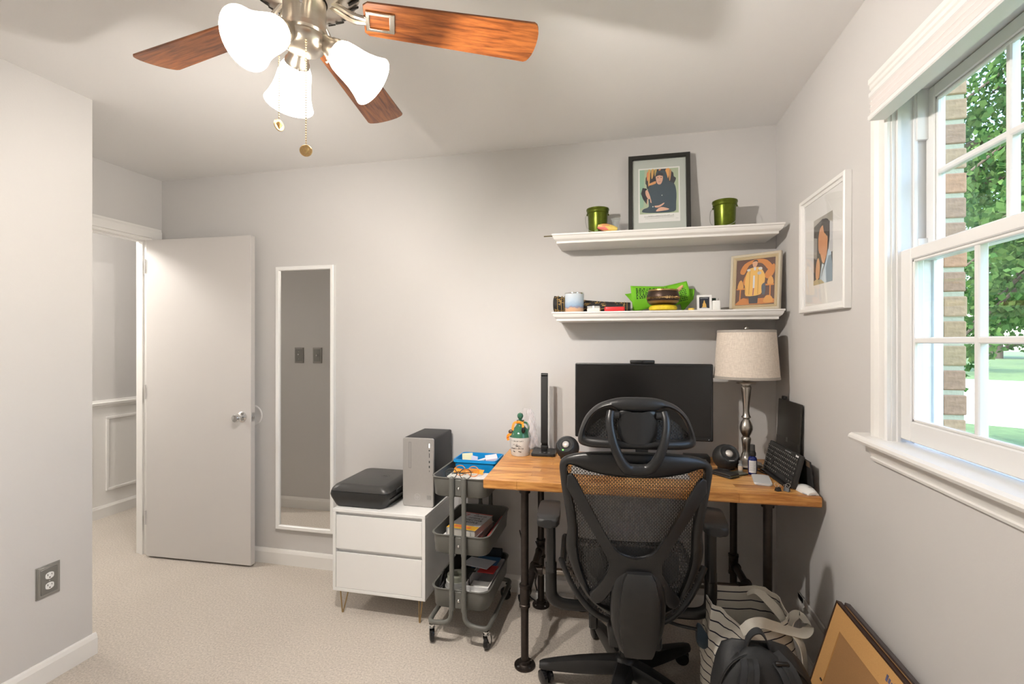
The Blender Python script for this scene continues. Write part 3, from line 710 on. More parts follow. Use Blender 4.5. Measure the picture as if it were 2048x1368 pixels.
def wrap_marks(x0, x1, h, z, r, seed):     # small worn lettering, too faint in the photo to read
    rr = random.Random(seed); x = x0
    while x < x1:
        w = rr.uniform(.0016, .0034); hh = h*rr.uniform(.7, 1)
        for (xa, xb, za, zb) in ((x, x+.0008, 0, hh), (x+w-.0008, x+w, 0, hh*rr.uniform(.4, 1)), (x, x+w, hh*rr.choice((0, .5, .85)), hh*rr.choice((.15, .62, 1)))):
            zb = max(zb, za+.0008)
            lt.add([((r+.0008)*math.cos(-PI/2+q/r), (r+.0008)*math.sin(-PI/2+q/r), z+k) for q, k in ((xa, za), (xb, za), (xb, zb), (xa, zb))], [(0, 1, 2, 3)])
        x += w+rr.choice((.0010, .0010, .0010, .004))
wrap_marks(-.034, .032, .0062, .075, .0537, 1); wrap_marks(-.034, .030, .0070, .037, .0512, 2)
for (xa, xb) in ((-.022, -.010), (.008, .022)):
    lt.add([((.0497)*math.cos(-PI/2+x/.05), .0497*math.sin(-PI/2+x/.05), z) for x, z in ((xa, .024), (xb, .021), (xb, .026), (xa, .029))], [(0, 1, 2, 3)])
for pts in ([(-.020, .056), (-.014, .062), (-.008, .055), (-.002, .063), (-.002, .051)], [(.002, .066), (.003, .050), (.009, .058), (.016, .051), (.022, .051)], [(-.006, .050), (.004, .054), (.012, .048)]):
    lt.tube([((.0523)*math.cos(-PI/2+x/.0523), .0523*math.sin(-PI/2+x/.0523), z) for x, z in pts], .0012, 5)
obj('lettering', lt, mat('black_ink', (.03, .03, .03), .5), jg, smooth=False)
def film(name, col, alpha):
    m = bpy.data.materials.new(name); m.use_nodes = True; nt = m.node_tree; bs = nt.nodes['Principled BSDF']
    bs.inputs['Base Color'].default_value = (*col, 1); bs.inputs['Alpha'].default_value = alpha; bs.inputs['Roughness'].default_value = .2; return m
pb = B(); random.seed(4)
def bagf(u, v):
    a = -1.0+u*3.0; z = .045+v*.185
    r = (.064-.030*v*v+.006*math.sin(u*19+v*9)+.005*math.sin(u*43-v*21))
    return Vector((.012+r*math.cos(a), .012+r*math.sin(a), z))
pb.grid(bagf, 36, 22)
pbo = tag(obj('plastic_bag', pb, film('clear_film', (.85, .78, .80), .22)), 'crumpled clear plastic bag behind the stoneware jug', 'plastic bag'); pbo.location = (-.497, 2.40, ZT)

# ------------------------------------------------------------------ small things at the right end
sp = thing('spray_bottle', 'small cobalt blue spray bottle with a white label', 'spray bottle', (.556, 2.265, ZT), math.radians(-12), local=True)
obj('bottle', B().lathe([(.001, 0), (.0165, 0), (.0178, .003), (.0178, .066), (.016, .073), (.010, .079), (.010, .084), (.001, .084)], 28), mat('cobalt_glass', (.006, .014, .13), .08), sp, label='cobalt blue glass')
b = B(); b.grid(lambda u, v: Vector((.01805*math.cos(-PI/2-.9+u*1.8), .01805*math.sin(-PI/2-.9+u*1.8), .010+v*.052)), 14, 1); lb = obj('label', b, mat('label_white', (.75, .74, .74), .5), sp)
b = B()
for k in range(9):
    z = .020+.0045*k; b.grid(lambda u, v, z=z, k=k: Vector((.0183*math.cos(-PI/2-.65+u*(1.0+.25*((k*7) % 3)/2)), .0183*math.sin(-PI/2-.65+u*(1.0+.25*((k*7) % 3)/2)), z+v*.0011)), 8, 1)
obj('fine_print', b, mat('grey_ink', (.3, .3, .32), .6), lb)
obj('collar', B().lathe([(.0125, .080), (.0135, .082), (.0135, .094), (.011, .100), (.011, .104)], 24), M_black, sp)
obj('spray_cap', B().lathe([(.0100, .102), (.0105, .104), (.0095, .128), (.008, .1295), (.001, .1295)], 24), mat('cap_grey', (.06, .06, .06), .35), sp)
vi = thing('glass_vial', 'tiny clear vial with a pale label beside the blue spray bottle', 'vial', (.512, 2.285, ZT), 0, local=True)
obj('vial_body', B().lathe([(.001, 0), (.0095, 0), (.0095, .034), (.006, .040), (.006, .045), (.001, .045)], 18), film('vial_glass', (.8, .85, .85), .35), vi)
obj('label', B().lathe([(.0098, .012), (.0098, .030)], 18), mat('vial_label', (.62, .50, .40), .5), vi)
obj('cap', B().lathe([(.0072, .042), (.0072, .052), (.001, .052)], 16), mat('vial_cap', (.4, .42, .45), .3, .6), vi)
tp = tag(obj('power_bank', B().prism(rrect(.033, .072, .012, 5), lambda u, v, w: (u, v, w), 0, .0085, .002, 2), mat('pale_grey_plastic', (.62, .63, .64), .35)), 'pale grey slim charger pad lying on the desk', 'charger')
tp.location = (.566, 2.165, ZT); tp.rotation_euler = (0, 0, math.radians(-9))
wl = thing('wallet', 'black wallet lying in front of the right ball speaker', 'wallet', (.435, 2.215, ZT), math.radians(40), local=True)
obj('wallet_body', B().prism(rrect(.030, .050, .006, 4), lambda u, v, w: (u, v, w), 0, .009, .003, 2).prism(rrect(.029, .049, .006, 4), lambda u, v, w: (u, v, w), .0092, .018, .003, 2), mat('black_leather', (.02, .019, .018), .5, bump=.2, scale=400), wl)
obj('card_edge', B().box(-.026, .026, -.0515, -.045, .0085, .0095), mat('card_olive', (.25, .24, .12), .4), wl)
cr = tag(obj('card_stack', B().box(-.028, .028, -.044, .044, 0, .003, .0005, 1).box(-.027, .029, -.040, .046, .003, .006, .0005, 1), mat('dark_card', (.06, .065, .045), .35)), 'dark cards lying behind the wallet by the lamp foot', 'cards')
cr.location = (.482, 2.245, ZT); cr.rotation_euler = (0, 0, math.radians(-55))

# keyboard stood on its long edge, facing the room
kb_ = thing('keyboard', 'black full-size keyboard stood on edge at the right end of the desk', 'keyboard', (.652, 2.215, ZT+.0006), math.radians(90+4), local=True)
KM = RX(90-8) @ T3((0, 0, 0))         # local: x along the keyboard, z up
KL, KH = .315, .132
M_key = mat('keycap', (.030, .030, .030), .5)
b = B(); b.T = RX(14); b.box(-KL/2, KL/2, 0, .017, -.0, KH, .004, 2); obj('case', b, mat('keyboard_case', (.022, .0215, .021), .5), kb_)
kk = B(); kk.T = RX(14)
rows = [[1]*18, [1]*13+[1.9]+[1]*4, [1.45]+[1]*12+[1.45]+[1]*4, [1.75]+[1]*11+[2.15]+[1]*4, [2.2]+[1]*10+[1.7, 1]+[1]*4, [1.25, 1.25, 1.25, 5.4, 1.2, 1.2, 1.2, 1, 1, 1, 1, 1]]
for r, row in enumerate(rows):
    tot = sum(row); x = -KL/2+.008; sc = (KL-.016)/tot; zc = KH-.022-r*.0182
    for w in row:
        kk.box(x+.0013, x+w*sc-.0013, .0165, .0215, zc-.0078, zc+.0078); x += w*sc
kys = obj('keys', kk, M_key, kb_, smooth=False, kind='stuff')
lg = B(); lg.T = RX(14)
for r, row in enumerate(rows):
    tot = sum(row); x = -KL/2+.008; sc = (KL-.016)/tot; zc = KH-.022-r*.0182
    for i, w in enumerate(row):
        if w < 2: lg.box(x+.0045, x+.0075, .0214, .0218, zc+.000, zc+.0045)
        x += w*sc
obj('key_legends', lg, mat('legend_grey', (.50, .49, .46), .5), kb_, smooth=False, kind='stuff')
b = B(); b.T = RX(14) @ T3((-.130, .0175, KH-.008)) @ RX(90) @ RY(180)
b.box(-.012, -.006, -.004, .004, 0, .0005); b.box(-.005, .003, -.0035, .0025, 0, .0005); b.box(.004, .012, -.004, .003, 0, .0005); b.T = RX(14)
for k in range(5): b.box(-.02-.012*k, -.016-.012*k, .017, .0175, KH-.010, KH-.007)
obj('brand_lettering', b, mat('letter_white', (.8, .8, .8), .4), kb_, smooth=False)
obj('foot_bar', B().box(-.14, .14, .004, .034, -.0005, .009, .003), M_black, kb_)
# tablet upright against the wall
tb_ = thing('tablet', 'dark brushed tablet standing upright against the right wall', 'tablet', (.711, 2.325, ZT), math.radians(90+3), local=True)
b = B(); b.T = RX(3.0); b.box(-.123, .123, -.0, .009, 0, .315, .003, 2); obj('shell', b, mat('dark_alloy', (.045, .04, .034), .42, .5), tb_)
b = B(); b.T = RX(3.0); b.box(-.121, .121, .0085, .0098, .004, .15, .0005, 1); ks = obj('kickstand', b, mat('dark_alloy2', (.040, .036, .031), .45, .5), tb_)
b = B(); b.T = RX(3.0)
for (xa, za) in ((-.0095, .136), (.0005, .136), (-.0095, .146), (.0005, .146)): b.box(xa, xa+.009, .0088, .0101, za, za+.009)
obj('logo_squares', b, mat('logo_grey', (.10, .095, .09), .3, .6), ks, smooth=False)
b = B(); b.T = RX(3.0); b.box(.055, .085, -.004, .010, .315, .330, .002, 1); obj('camera_cover', b, M_blackm, tb_)
# open folio case behind the keyboard
fo = thing('folio_case', 'open black folio case leaning on the wall behind the white mouse', 'case', (.716, 2.135, ZT), math.radians(90+2), local=True)
b = B(); b.T = RX(-6.5); b.box(-.098, .085, 0, .006, 0, .118, .002, 1); obj('back_cover', b, mat('folio_black', (.016, .015, .015), .75), fo)
b = B(); b.T = RX(-6.5); b.box(-.097, -.060, .006, .0075, .095, .117, .0005, 1); obj('magnet_flap', b, mat('folio_brown', (.13, .09, .06), .6), fo)
# mice and clips
ms = thing('computer_mouse', 'white low mouse at the right front corner of the desk', 'mouse', (.690, 2.052, ZT), math.radians(12), local=True)
MP = []
for k in range(9):
    t = k/8; y = -.054+.108*t; h = .006+.020*math.sin(PI*min(1, t*.92+.06))**.7; hw_ = .028*math.sin(PI*(.12+.76*t))**.35
    MP.append([Vector((hw_*math.cos(a)*(1 if math.sin(a) >= 0 else 1), y, max(0, h*math.sin(a)**1 if math.sin(a) > 0 else 0))) for a in [PI*j/12 for j in range(13)]])
obj('shell', B().rings(MP), mat('mouse_white', (.80, .80, .79), .18), ms, ang=60)
obj('base_plate', B().prism([(x*.96, y) for x, y in rrect(.027, .054, .018, 5)], lambda u, v, w: (u, v, w), 0, .004, .001, 1), mat('mouse_grey', (.45, .45, .46), .4), ms)
obj('logo', B().lathe([(.001, .0), (.004, 0), (.004, .0008), (.001, .0008)], 14, (0, -.028, .0242)), mat('mouse_mark', (.35, .35, .36), .4), ms)
def clip(label, loc, rz):
    t = thing('binder_clip', label, 'binder clip', loc, math.radians(rz), 'black binder clips', local=True)
    obj('spring_body', B().prism([(-.008, 0), (.008, 0), (.0015, .014), (-.0015, .014)], lambda u, v, w: (w, u, v), -.011, .011, .0012, 1), M_black, t)
    for s in (-1, 1):
        obj('wire_handle', B().tube(spline([(-.006, s*.002, .014), (-.008, s*.010, .022), (0, s*.013, .027), (.008, s*.010, .022), (.006, s*.002, .014)], 5), .0009, 6), M_steel, t)
clip('black binder clip at the foot of the keyboard, nearer the desk edge', (.590, 2.035, ZT), 25)
clip('black binder clip at the foot of the keyboard, next to the white mouse', (.622, 2.038, ZT), -40)
def cable(name, label, pts, r=.0022, m=None, group=None):
    return tag(obj(name, B().tube(spline(pts, 8), r, 8), m or M_black), label, 'cable', group)
cable('speaker_cable', 'thin black cable coiled behind the blue spray bottle', [(.49, 2.40, ZT+.003), (.54, 2.345, ZT+.003), (.60, 2.33, ZT+.003), (.612, 2.365, ZT+.004), (.585, 2.345, ZT+.008), (.60, 2.30, ZT+.003), (.612, 2.27, ZT+.003)])
# ================================================================== OFFICE CHAIR (local frame: x right, y towards the desk)
ch = thing('office_chair', 'black mesh office chair with headrest and armrests, seen from behind', 'office chair', (.020, 1.954, 0), math.radians(5), local=True)
def mirror(half):      # half outline from top centre round to bottom centre, x >= 0
    return half+[(-x, z) for x, z in reversed(half) if x > 1e-6]
def back_y(x, z): return -.24-(z-.45)*.12+.55*x*x
def bent(off): return lambda u, v, w: (u, back_y(u, v)+w+off, v)
def mesh_fabric(name, col, sx, sz, thick):
    """woven mesh: real see-through holes between staggered strands"""
    m = bpy.data.materials.new(name); m.use_nodes = True; nt = m.node_tree; bs = nt.nodes['Principled BSDF']; L = nt.links.new
    bs.inputs['Base Color'].default_value = (*col, 1); bs.inputs['Roughness'].default_value = .55
    tc = nt.nodes.new('ShaderNodeTexCoord'); sp_ = nt.nodes.new('ShaderNodeSeparateXYZ'); cb = nt.nodes.new('ShaderNodeCombineXYZ')
    L(tc.outputs['Object'], sp_.inputs[0]); L(sp_.outputs['Z'], cb.inputs['X']); L(sp_.outputs['X'], cb.inputs['Y'])
    br = nt.nodes.new('ShaderNodeTexBrick'); br.inputs['Scale'].default_value = 1; br.inputs['Brick Width'].default_value = sz; br.inputs['Row Height'].default_value = sx
    br.inputs['Mortar Size'].default_value = thick; br.inputs['Mortar Smooth'].default_value = 0
    L(cb.outputs[0], br.inputs['Vector']); L(br.outputs['Fac'], bs.inputs['Alpha'])
    MATS[name] = m; return m
M_mesh = mesh_fabric('back_mesh', (.035, .034, .033), .0056, .0125, .0014)
M_mesh2 = mesh_fabric('seat_mesh', (.035, .034, .033), .0055, .011, .0017)
FO = [(0, 1.008), (.05, 1.008), (.1, 1.006), (.175, .998), (.222, .985), (.246, .969), (.254, .945), (.251, .905), (.244, .852), (.233, .786), (.2265, .724), (.232, .676), (.230, .636), (.213, .583), (.191, .533), (.163, .486), (.130, .454), (.075, .421), (0, .410)]
FI = [(0, .921), (.05, .922), (.1, .926), (.165, .938), (.212, .952), (.226, .945), (.224, .910), (.213, .853), (.199, .787), (.192, .727), (.192, .668), (.189, .626), (.175, .570), (.156, .520), (.130, .477), (.106, .457), (.07, .446), (.03, .441), (0, .440)]
def ring_solid(b, O, I, off, th, rnd=.006):
    """ring between outlines O and I (same length, mirrored), a rounded section bulging towards the viewer"""
    Of, If = mirror(O), mirror(I); n = len(Of); RR = []
    for k in range(n):
        ox, oz = Of[k]; ix, iz = If[k]; sec = []
        for (t, w) in ((0, .3), (0, -.3), (.12, -.75), (.5, -1.0), (.88, -.75), (1, -.3), (1, .3), (.88, .6), (.12, .6)):
            x = ox+(ix-ox)*t; z = oz+(iz-oz)*t; sec.append(Vector((x, back_y(x, z)+off+w*th/2, z)))
        RR.append(sec)
    V = [p for g in RR for p in g]; m = len(RR[0])
    b.add(V, [(k*m+j, k*m+(j+1) % m, ((k+1) % n)*m+(j+1) % m, ((k+1) % n)*m+j) for k in range(n) for j in range(m)])
def dens(half, n=4):
    P = spline([(x, z, 0) for x, z in half], n); return [(max(0, p.x), p.y) for p in P]
b = B(); ring_solid(b, dens(FO), dens(FI), 0, .040); obj('back_frame', b, M_chair, ch, ang=55)
# woven back
INN = dens(FI, 3)
def back_mesh(u, v):
    z = .442+v*(.948-.442)
    hw_ = .02
    for (xa, za), (xb, zb) in zip(INN[:-1], INN[1:]):
        if zb <= z <= za and za > zb and xa > .05: hw_ = max(hw_, xa+(xb-xa)*(za-z)/(za-zb))
    hw_ = min(hw_+.008, .232); x = (2*u-1)*hw_
    return Vector((x, back_y(x, z)+.004, z))
obj('back_mesh', B().grid(back_mesh, 28, 40), M_mesh, ch, label='black woven mesh with see-through holes')
# X-shaped support
XH_ = [(0, .648), (.03, .650), (.054, .660), (.075, .680), (.107, .742), (.155, .832), (.196, .912), (.212, .930), (.226, .922), (.228, .880), (.182, .802), (.137, .727), (.098, .660), (.080, .628), (.083, .600), (.110, .560), (.150, .508), (.148, .492), (.133, .476), (.115, .480), (.094, .500), (.056, .575), (.038, .590), (0, .597)]
b = B(); b.prism(mirror(XH_), bent(-.030), -.011, .011, .005, 2); obj('back_brace', b, M_chair, ch, ang=50, label='X-shaped brace across the mesh')
# lumbar pad between mesh and frame
LP_ = spl2(mirror([(0, .655), (.07, .653), (.12, .646), (.150, .634), (.162, .614), (.154, .567), (.130, .528), (.10, .514), (.05, .509), (0, .508)]), 3)
b = B(); b.prism(LP_, lambda u, v, w: (u, -.205+.4*u*u+w, v), -.012, .012, .006, 2); lp = obj('lumbar_pad', b, mat('lumbar_plastic', (.035, .035, .035), .35), ch, ang=50)
obj('lumbar_knob', B().cyl((-.083, -.222, .577), (-.083, -.245, .577), .014, .011, n=16), M_chair, lp)
# spine cover
SPN = [(.626, .030, -.292), (.620, .048, -.300), (.605, .064, -.306), (.575, .080, -.312), (.54, .089, -.316), (.50, .0925, -.318), (.46, .092, -.316), (.42, .089, -.309), (.38, .083, -.298), (.345, .075, -.286), (.315, .064, -.276), (.303, .054, -.270), (.297, .035, -.266)]
RR = []
for z, hw_, y in SPN:
    sec = []
    for k in range(20):
        a = 2*PI*k/20; ca, sa = math.cos(a), math.sin(a)
        sx = math.copysign(abs(ca)**.55, ca); sy = math.copysign(abs(sa)**.7, sa)
        sec.append(Vector((.010+hw_*sx, y+.045+(.045 if sy > 0 else .040)*sy, z)))
    RR.append(sec)
obj('spine_cover', B().rings(RR[::-1]), M_chair, ch, ang=60)
PLT = []
for z, hw_, y in [(.606, .040, -.320), (.585, .052, -.3275), (.54, .062, -.3335), (.50, .0665, -.3345), (.487, .067, -.3335), (.478, .067, -.3310), (.44, .066, -.3285), (.40, .063, -.3215), (.36, .057, -.3105), (.325, .051, -.2975), (.310, .046, -.2905)]:
    row = []
    for f_ in (-1, -.97, -.9, -.5, 0, .5, .9, .97, 1): row.append(Vector((.012+hw_*f_, y+.004*f_*f_+(.010 if abs(f_) == 1 else .0015 if abs(f_) > .95 else 0), z)))
    row += [Vector((.012+hw_*f_, y+.040, z)) for f_ in (1, 0, -1)]
    PLT.append(row)
obj('spine_plate', B().rings(PLT[::-1]), mat('spine_plate_black', (.017, .0165, .016), .40, bump=.05, scale=500), ch, ang=32)
# headrest
HO = dens([(0, 1.195), (.05, 1.193), (.092, 1.183), (.130, 1.165), (.163, 1.130), (.181, 1.090), (.190, 1.052), (.182, 1.032), (.150, 1.026), (.10, 1.026), (.05, 1.027), (0, 1.027)], 4)
def head_y(x, z): return -.345+.9*x*x-.0*(z-1.1)
def head_pt(u, v, w): return (u, head_y(u, v)+w, v)
HH = [(.062, 1.142), (.075, 1.157), (.095, 1.161), (.123, 1.151), (.148, 1.124), (.164, 1.092), (.168, 1.066), (.155, 1.058), (.10, 1.056), (.066, 1.058), (.060, 1.075), (.062, 1.11)]
# shell with two openings: top arch, bottom bar, centre block
arch = [(0, 1.195), (.05, 1.193), (.092, 1.183), (.130, 1.165), (.163, 1.130), (.181, 1.090), (.190, 1.052), (.182, 1.033), (.150, 1.026), (.10, 1.026), (0, 1.027)]
ain = [(0, 1.147), (.052, 1.149), (.078, 1.160), (.098, 1.161), (.124, 1.150), (.148, 1.124), (.163, 1.092), (.167, 1.070), (.158, 1.060), (.10, 1.058), (0, 1.057)]
Oo, Ii = mirror(dens(arch, 4)), mirror(dens(ain, 4)); n = len(Oo); RR = []
for k in range(n):
    sec = []
    for (t, w) in ((0, .010), (0, -.004), (.15, -.016), (.5, -.022), (.85, -.016), (1, -.006), (1, .008), (.8, .014), (.2, .016)):
        x = Oo[k][0]+(Ii[k][0]-Oo[k][0])*t; z = Oo[k][1]+(Ii[k][1]-Oo[k][1])*t; sec.append(Vector(head_pt(x, z, w)))
    RR.append(sec)
m_ = len(RR[0]); b = B(); b.add([p for g in RR for p in g], [(k*m_+j, k*m_+(j+1) % m_, ((k+1) % n)*m_+(j+1) % m_, ((k+1) % n)*m_+j) for k in range(n) for j in range(m_)])
hs = obj('headrest_frame', b, M_chair, ch, ang=60)
b = B(); b.prism(spl2([(-.056, 1.152), (0, 1.146), (.056, 1.152), (.062, 1.10), (.055, 1.056), (0, 1.046), (-.055, 1.056), (-.062, 1.10)], 4), lambda u, v, w: head_pt(u, v, w-.012*(1-(u/.07)**2)), -.010, .012, .004, 2)
obj('headrest_block', b, M_chair, hs, ang=50)
def head_mesh(u, v):
    x = (2*u-1)*.172; zt = 1.155-.085*(abs(x)/.172)**2.2; zb = 1.056; z = zb+(zt-zb)*v
    return Vector((x, head_y(x, z)+.012, z))
obj('headrest_mesh', B().grid(head_mesh, 24, 10), M_mesh2, hs)
# yoke carrying the headrest
yk = spline([(.084, -.352, 1.148), (.0885, -.366, 1.125), (.086, -.378, 1.09), (.077, -.384, 1.05), (.062, -.384, 1.01), (.043, -.378, .978), (.025, -.370, .966), (0, -.368, .963)], 5)
yk = yk+[Vector((-p.x, p.y, p.z)) for p in reversed(yk[:-1])]
nk = len(yk); b = B(); b.tube(yk, [.0115+.007*math.exp(-((i-nk/2)/(nk*.2))**2) for i in range(nk)], 12, flat=(1.0, 1.15))
b.prism(spl2([(-.058, .990), (0, .965), (.058, .990), (.047, .955), (.034, .940), (0, .938), (-.034, .940), (-.047, .955)], 3), lambda u, v, w: (u, back_y(u, v)+w-.045, v), -.014, .030, .006, 2)
obj('headrest_yoke', b, M_chair, ch, ang=60)
for s in (-1, 1):
    obj('yoke_pivot', B().cyl((s*.058, -.350, 1.137), (s*.094, -.350, 1.137), .0135, n=18), M_chair, hs)
# seat: a mesh pan that dips at the rear, with a raised rim
def seat_pt(u, v):
    x = 2*u-1; y = -.175+v*.46
    zr = .378+.200*abs(x)**3.2; zf = .472-.012*(v > .9)*(v-.9)*10-.0*x
    k = min(1, v*2.6); z = zr*(1-k)+(zf+.02*abs(x)**4)*k
    return Vector((x*(.252-.0*v), y+.030*(1-abs(x)**2)*(-(1-k)), z))
obj('seat_mesh', B().grid(seat_pt, 28, 20), M_mesh2, ch)
rim = [seat_pt(u, 0) for u in [k/32 for k in range(33)]]+[seat_pt(1, k/16) for k in range(1, 17)]+[seat_pt(1-k/16, 1) for k in range(1, 17)]+[seat_pt(0, 1-k/16) for k in range(1, 16)]
obj('seat_rim', B().tube(rim, .0105, 10, closed=True), M_chair, ch, ang=60)
b = B(); b.grid(lambda u, v: seat_pt(.08+.84*u, .3+.65*v)+Vector((0, 0, -.022)), 12, 8); obj('seat_pan', b, M_chair, ch)
# mechanism, column
b = B(); b.box(-.085, .095, -.26, .13, .318, .392, .012, 2); b.box(-.19, .19, -.045, .035, .352, .378, .006, 1); b.box(-.150, -.118, -.16, -.12, .318, .372, .006, 1)
obj('tilt_mechanism', b, M_chair, ch)
obj('gas_column', B().cyl((0, 0, .10), (0, 0, .20), .031, .027, n=22).cyl((0, 0, .20), (0, 0, .325), .020, n=20), M_black, ch)
b = B(); b.tube(spline([(.10, -.10, .350), (.17, -.135, .347), (.235, -.150, .345)], 4), .006, 8)
lv = obj('height_lever', b, M_black, ch)
b = B(); b.prism(spl2([(.234, .362), (.247, .360), (.262, .338), (.276, .312), (.274, .292), (.254, .284), (.234, .292), (.230, .325)], 4), lambda u, v, w: (u, -.150+w, v), -.012, .012, .005, 2)
obj('lever_paddle', b, mat('paddle_blue_grey', (.045, .065, .085), .3), lv, label='blue-grey lever paddle')
# arms
for s in (-1, 1):
    b = B(); x0 = s*.292
    pts = [(s*.12, -.055, .352), (s*.20, -.070, .356), (s*.255, -.085, .368), (s*.286, -.095, .395), (x0, -.100, .44), (x0, -.10, .53)]
    b.tube(spline(pts, 5), .0165, 12, flat=(1.35, .85)); 
    ar = obj('arm_bracket', b, M_chair, ch, ang=60)
    obj('arm_post', B().prism(rrect(.0165, .028, .010, 4, x0, -.10), lambda u, v, w: (u, v, w), .50, .712, .003, 1), M_chair, ar)
    tilt = s*math.radians(8 if s > 0 else 0)
    b = B(); b.T = T3((x0+s*.006, -.105, .712)) @ Matrix.Rotation(-tilt, 4, 'Z')
    out = spl2([(-.036, -.115), (.0, -.122), (.036, -.115), (.041, -.05), (.040, .05), (.030, .125), (0, .138), (-.030, .125), (-.040, .05), (-.041, -.05)], 4)
    b.prism(out, lambda u, v, w: (u, v, w-.35*max(0, v-.06)**1.2-.1*max(0, -v-.09)), 0, .030, .009, 3)
    obj('arm_pad', b, mat('arm_pad_black', (.016, .016, .0165), .5), ar, ang=60)
# five-star base with casters
hub = obj('base_hub', B().lathe([(.030, .075), (.046, .080), (.050, .10), (.046, .125), (.036, .135), (.030, .138)], 26), M_chair, ch)
cast_a = [112.8-5+72*k for k in range(5)]
lgm = B()
LS = []
for k in range(9):
    t = k/8; r = .03+.30*t; top = .128-.042*t**1.6; bot = .080-.020*t+.006*math.sin(PI*t)*-1; hw_ = .040-.016*t
    LS.append([Vector((r, hw_*.92, bot)), Vector((r, hw_, bot+.010)), Vector((r, hw_*.62, top-.004)), Vector((r, 0, top)), Vector((r, -hw_*.62, top-.004)), Vector((r, -hw_, bot+.010)), Vector((r, -hw_*.92, bot))])
LS.append([Vector((.345, p.y*.6, .055+(p.z-.055)*.85)) for p in LS[-1]])
leg_me = lgm.rings(LS).mesh('base_leg', M_chair, True, 40)
wheel = B()
for s in (-1, 1):
    T = T3((0, s*.014, 0)) @ RX(90)
    wheel.T = T; wheel.lathe([(.001, -.010), (.022, -.010), (.0275, -.007), (.0285, 0), (.0275, .007), (.022, .010), (.001, .010)], 24); wheel.T = None
wheel_me = wheel.mesh('caster_wheels', M_gloss, True, 40)
hood_me = B().lathe([(.001, .045), (.008, .045), (.008, .030), (.001, .030)], 12).box(-.020, .012, -.0035, .0035, .0, .032, .003, 1).mesh('caster_hood', M_black)
for a in cast_a:
    L_ = put('base_leg', leg_me, ch, RZ(a))
    for nm, me, mx in (('caster_hood', hood_me, T3((.325, 0, .030)) @ RZ(a*1.7)), ('caster_wheels', wheel_me, T3((.325, 0, .0287)) @ RZ(a*1.7) @ T3((-.012, 0, 0)))):
        q = bpy.data.objects.new(nm, me); COL.objects.link(q); q.parent = L_; q.matrix_basis = mx
# ================================================================== WHITE CABINET, PRINTER, TOWER
cb = thing('drawer_cabinet', 'small white two-drawer cabinet on thin hairpin legs', 'cabinet', (-1.175, 2.36, 0))
cx0, cx1, cy0, cy1, cz0, cz1 = -1.425, -.925, 2.170, 2.558, .118, .533
b = B(); t_ = .016
b.box(cx0, cx1, cy0, cy1, cz1-t_, cz1, .0015, 1); b.box(cx0, cx1, cy0, cy1, cz0, cz0+t_, .0015, 1)
b.box(cx0, cx0+t_, cy0, cy1, cz0+t_, cz1-t_); b.box(cx1-t_, cx1, cy0, cy1, cz0+t_, cz1-t_); b.box(cx0+t_, cx1-t_, cy1-.008, cy1, cz0+t_, cz1-t_)
b.box(cx0+t_, cx1-t_, cy0+.019, cy0+.030, .300, .345); b.box(cx0+t_, cx1-t_, cy0+.019, cy0+.030, .490, cz1-t_)
obj('carcass', b, M_white, cb, ang=25)
for (za, zb) in ((.136, .3135), (.3335, .5005)):
    b = B(); b.prism([(cy0+.001, za), (cy0+.018, za), (cy0+.018, zb-.012), (cy0+.010, zb), (cy0+.001, zb)], lambda u, v, w: (w, u, v), cx0+t_+.002, cx1-t_-.002, .0012, 1)
    b.box(cx0+.03, cx1-.03, cy0+.018, cy1-.03, za+.01, zb-.03)
    obj('drawer', b, M_white, cb, ang=25)
M_brass = mat('brass_leg', (.42, .30, .15), .3, 1.0)
for (x, y, sx, sy) in ((cx0+.04, cy0+.035, -1, -1), (cx1-.035, cy0+.035, 1, -1), (cx0+.04, cy1-.04, -1, 1), (cx1-.035, cy1-.04, 1, 1)):
    fx, fy = x-sx*.006+sx*.004, y+sy*.012
    b = B(); b.tube(spline([(x-sx*.02, y+.02, cz0), (fx-sx*.004, fy+.002, .012), (fx, fy, .0035), (fx+sx*.002, fy-.002, .012), (x+sx*.012, y-.012, cz0)], 8), .0033, 8)
    b.box(x-.03, x+.02, y-.02, y+.025, cz0-.0025, cz0-.0003)
    obj('hairpin_leg', b, M_brass, cb)

pr = thing('printer', 'black flatbed printer lying on the white cabinet', 'printer', (-1.30, 2.36, cz1))
M_prn = mat('printer_black', (.020, .0195, .019), .38, bump=.05, scale=600); z0 = cz1+.0006
def prn_ring(z, gx, gy, yo=0): return [Vector((-1.30+x, 2.372+yo+y, z)) for x, y in rrect(.166+gx, .178+gy, .035, 5)]
obj('body', B().rings([prn_ring(z0, -.030, -.012), prn_ring(z0+.006, -.024, -.006), prn_ring(z0+.045, 0, 0), prn_ring(z0+.060, .004, .002), prn_ring(z0+.078, .0, .0)]), M_prn, pr, ang=50)
ld_ = obj('scanner_lid', B().rings([prn_ring(z0+.0795, -.001, -.001), prn_ring(z0+.088, -.004, -.003), prn_ring(z0+.104, -.020, -.012), prn_ring(z0+.112, -.034, -.020), prn_ring(z0+.1145, -.040, -.026)]), mat('printer_lid', (.045, .044, .042), .35, bump=.05, scale=600), pr, ang=50)
b = B(); b.lathe([(.020, .0), (.021, .0006), (.022, 0)], 30, (-1.245, 2.385, z0+.1146)); text_b('hp', .026, T3((-1.245, 2.386, z0+.115)), b)
obj('logo', b, mat('logo_dark', (.10, .10, .10), .25), ld_, smooth=False)
b = B(); b.box(-1.1335, -1.1285, 2.285, 2.345, z0+.060, z0+.082, .004, 1); obj('side_handle', b, mat('printer_grey', (.05, .05, .05), .35), pr)
obj('side_seam', B().box(-1.1365, -1.1285, 2.215, 2.40, z0+.050, z0+.0525), M_gloss, pr)

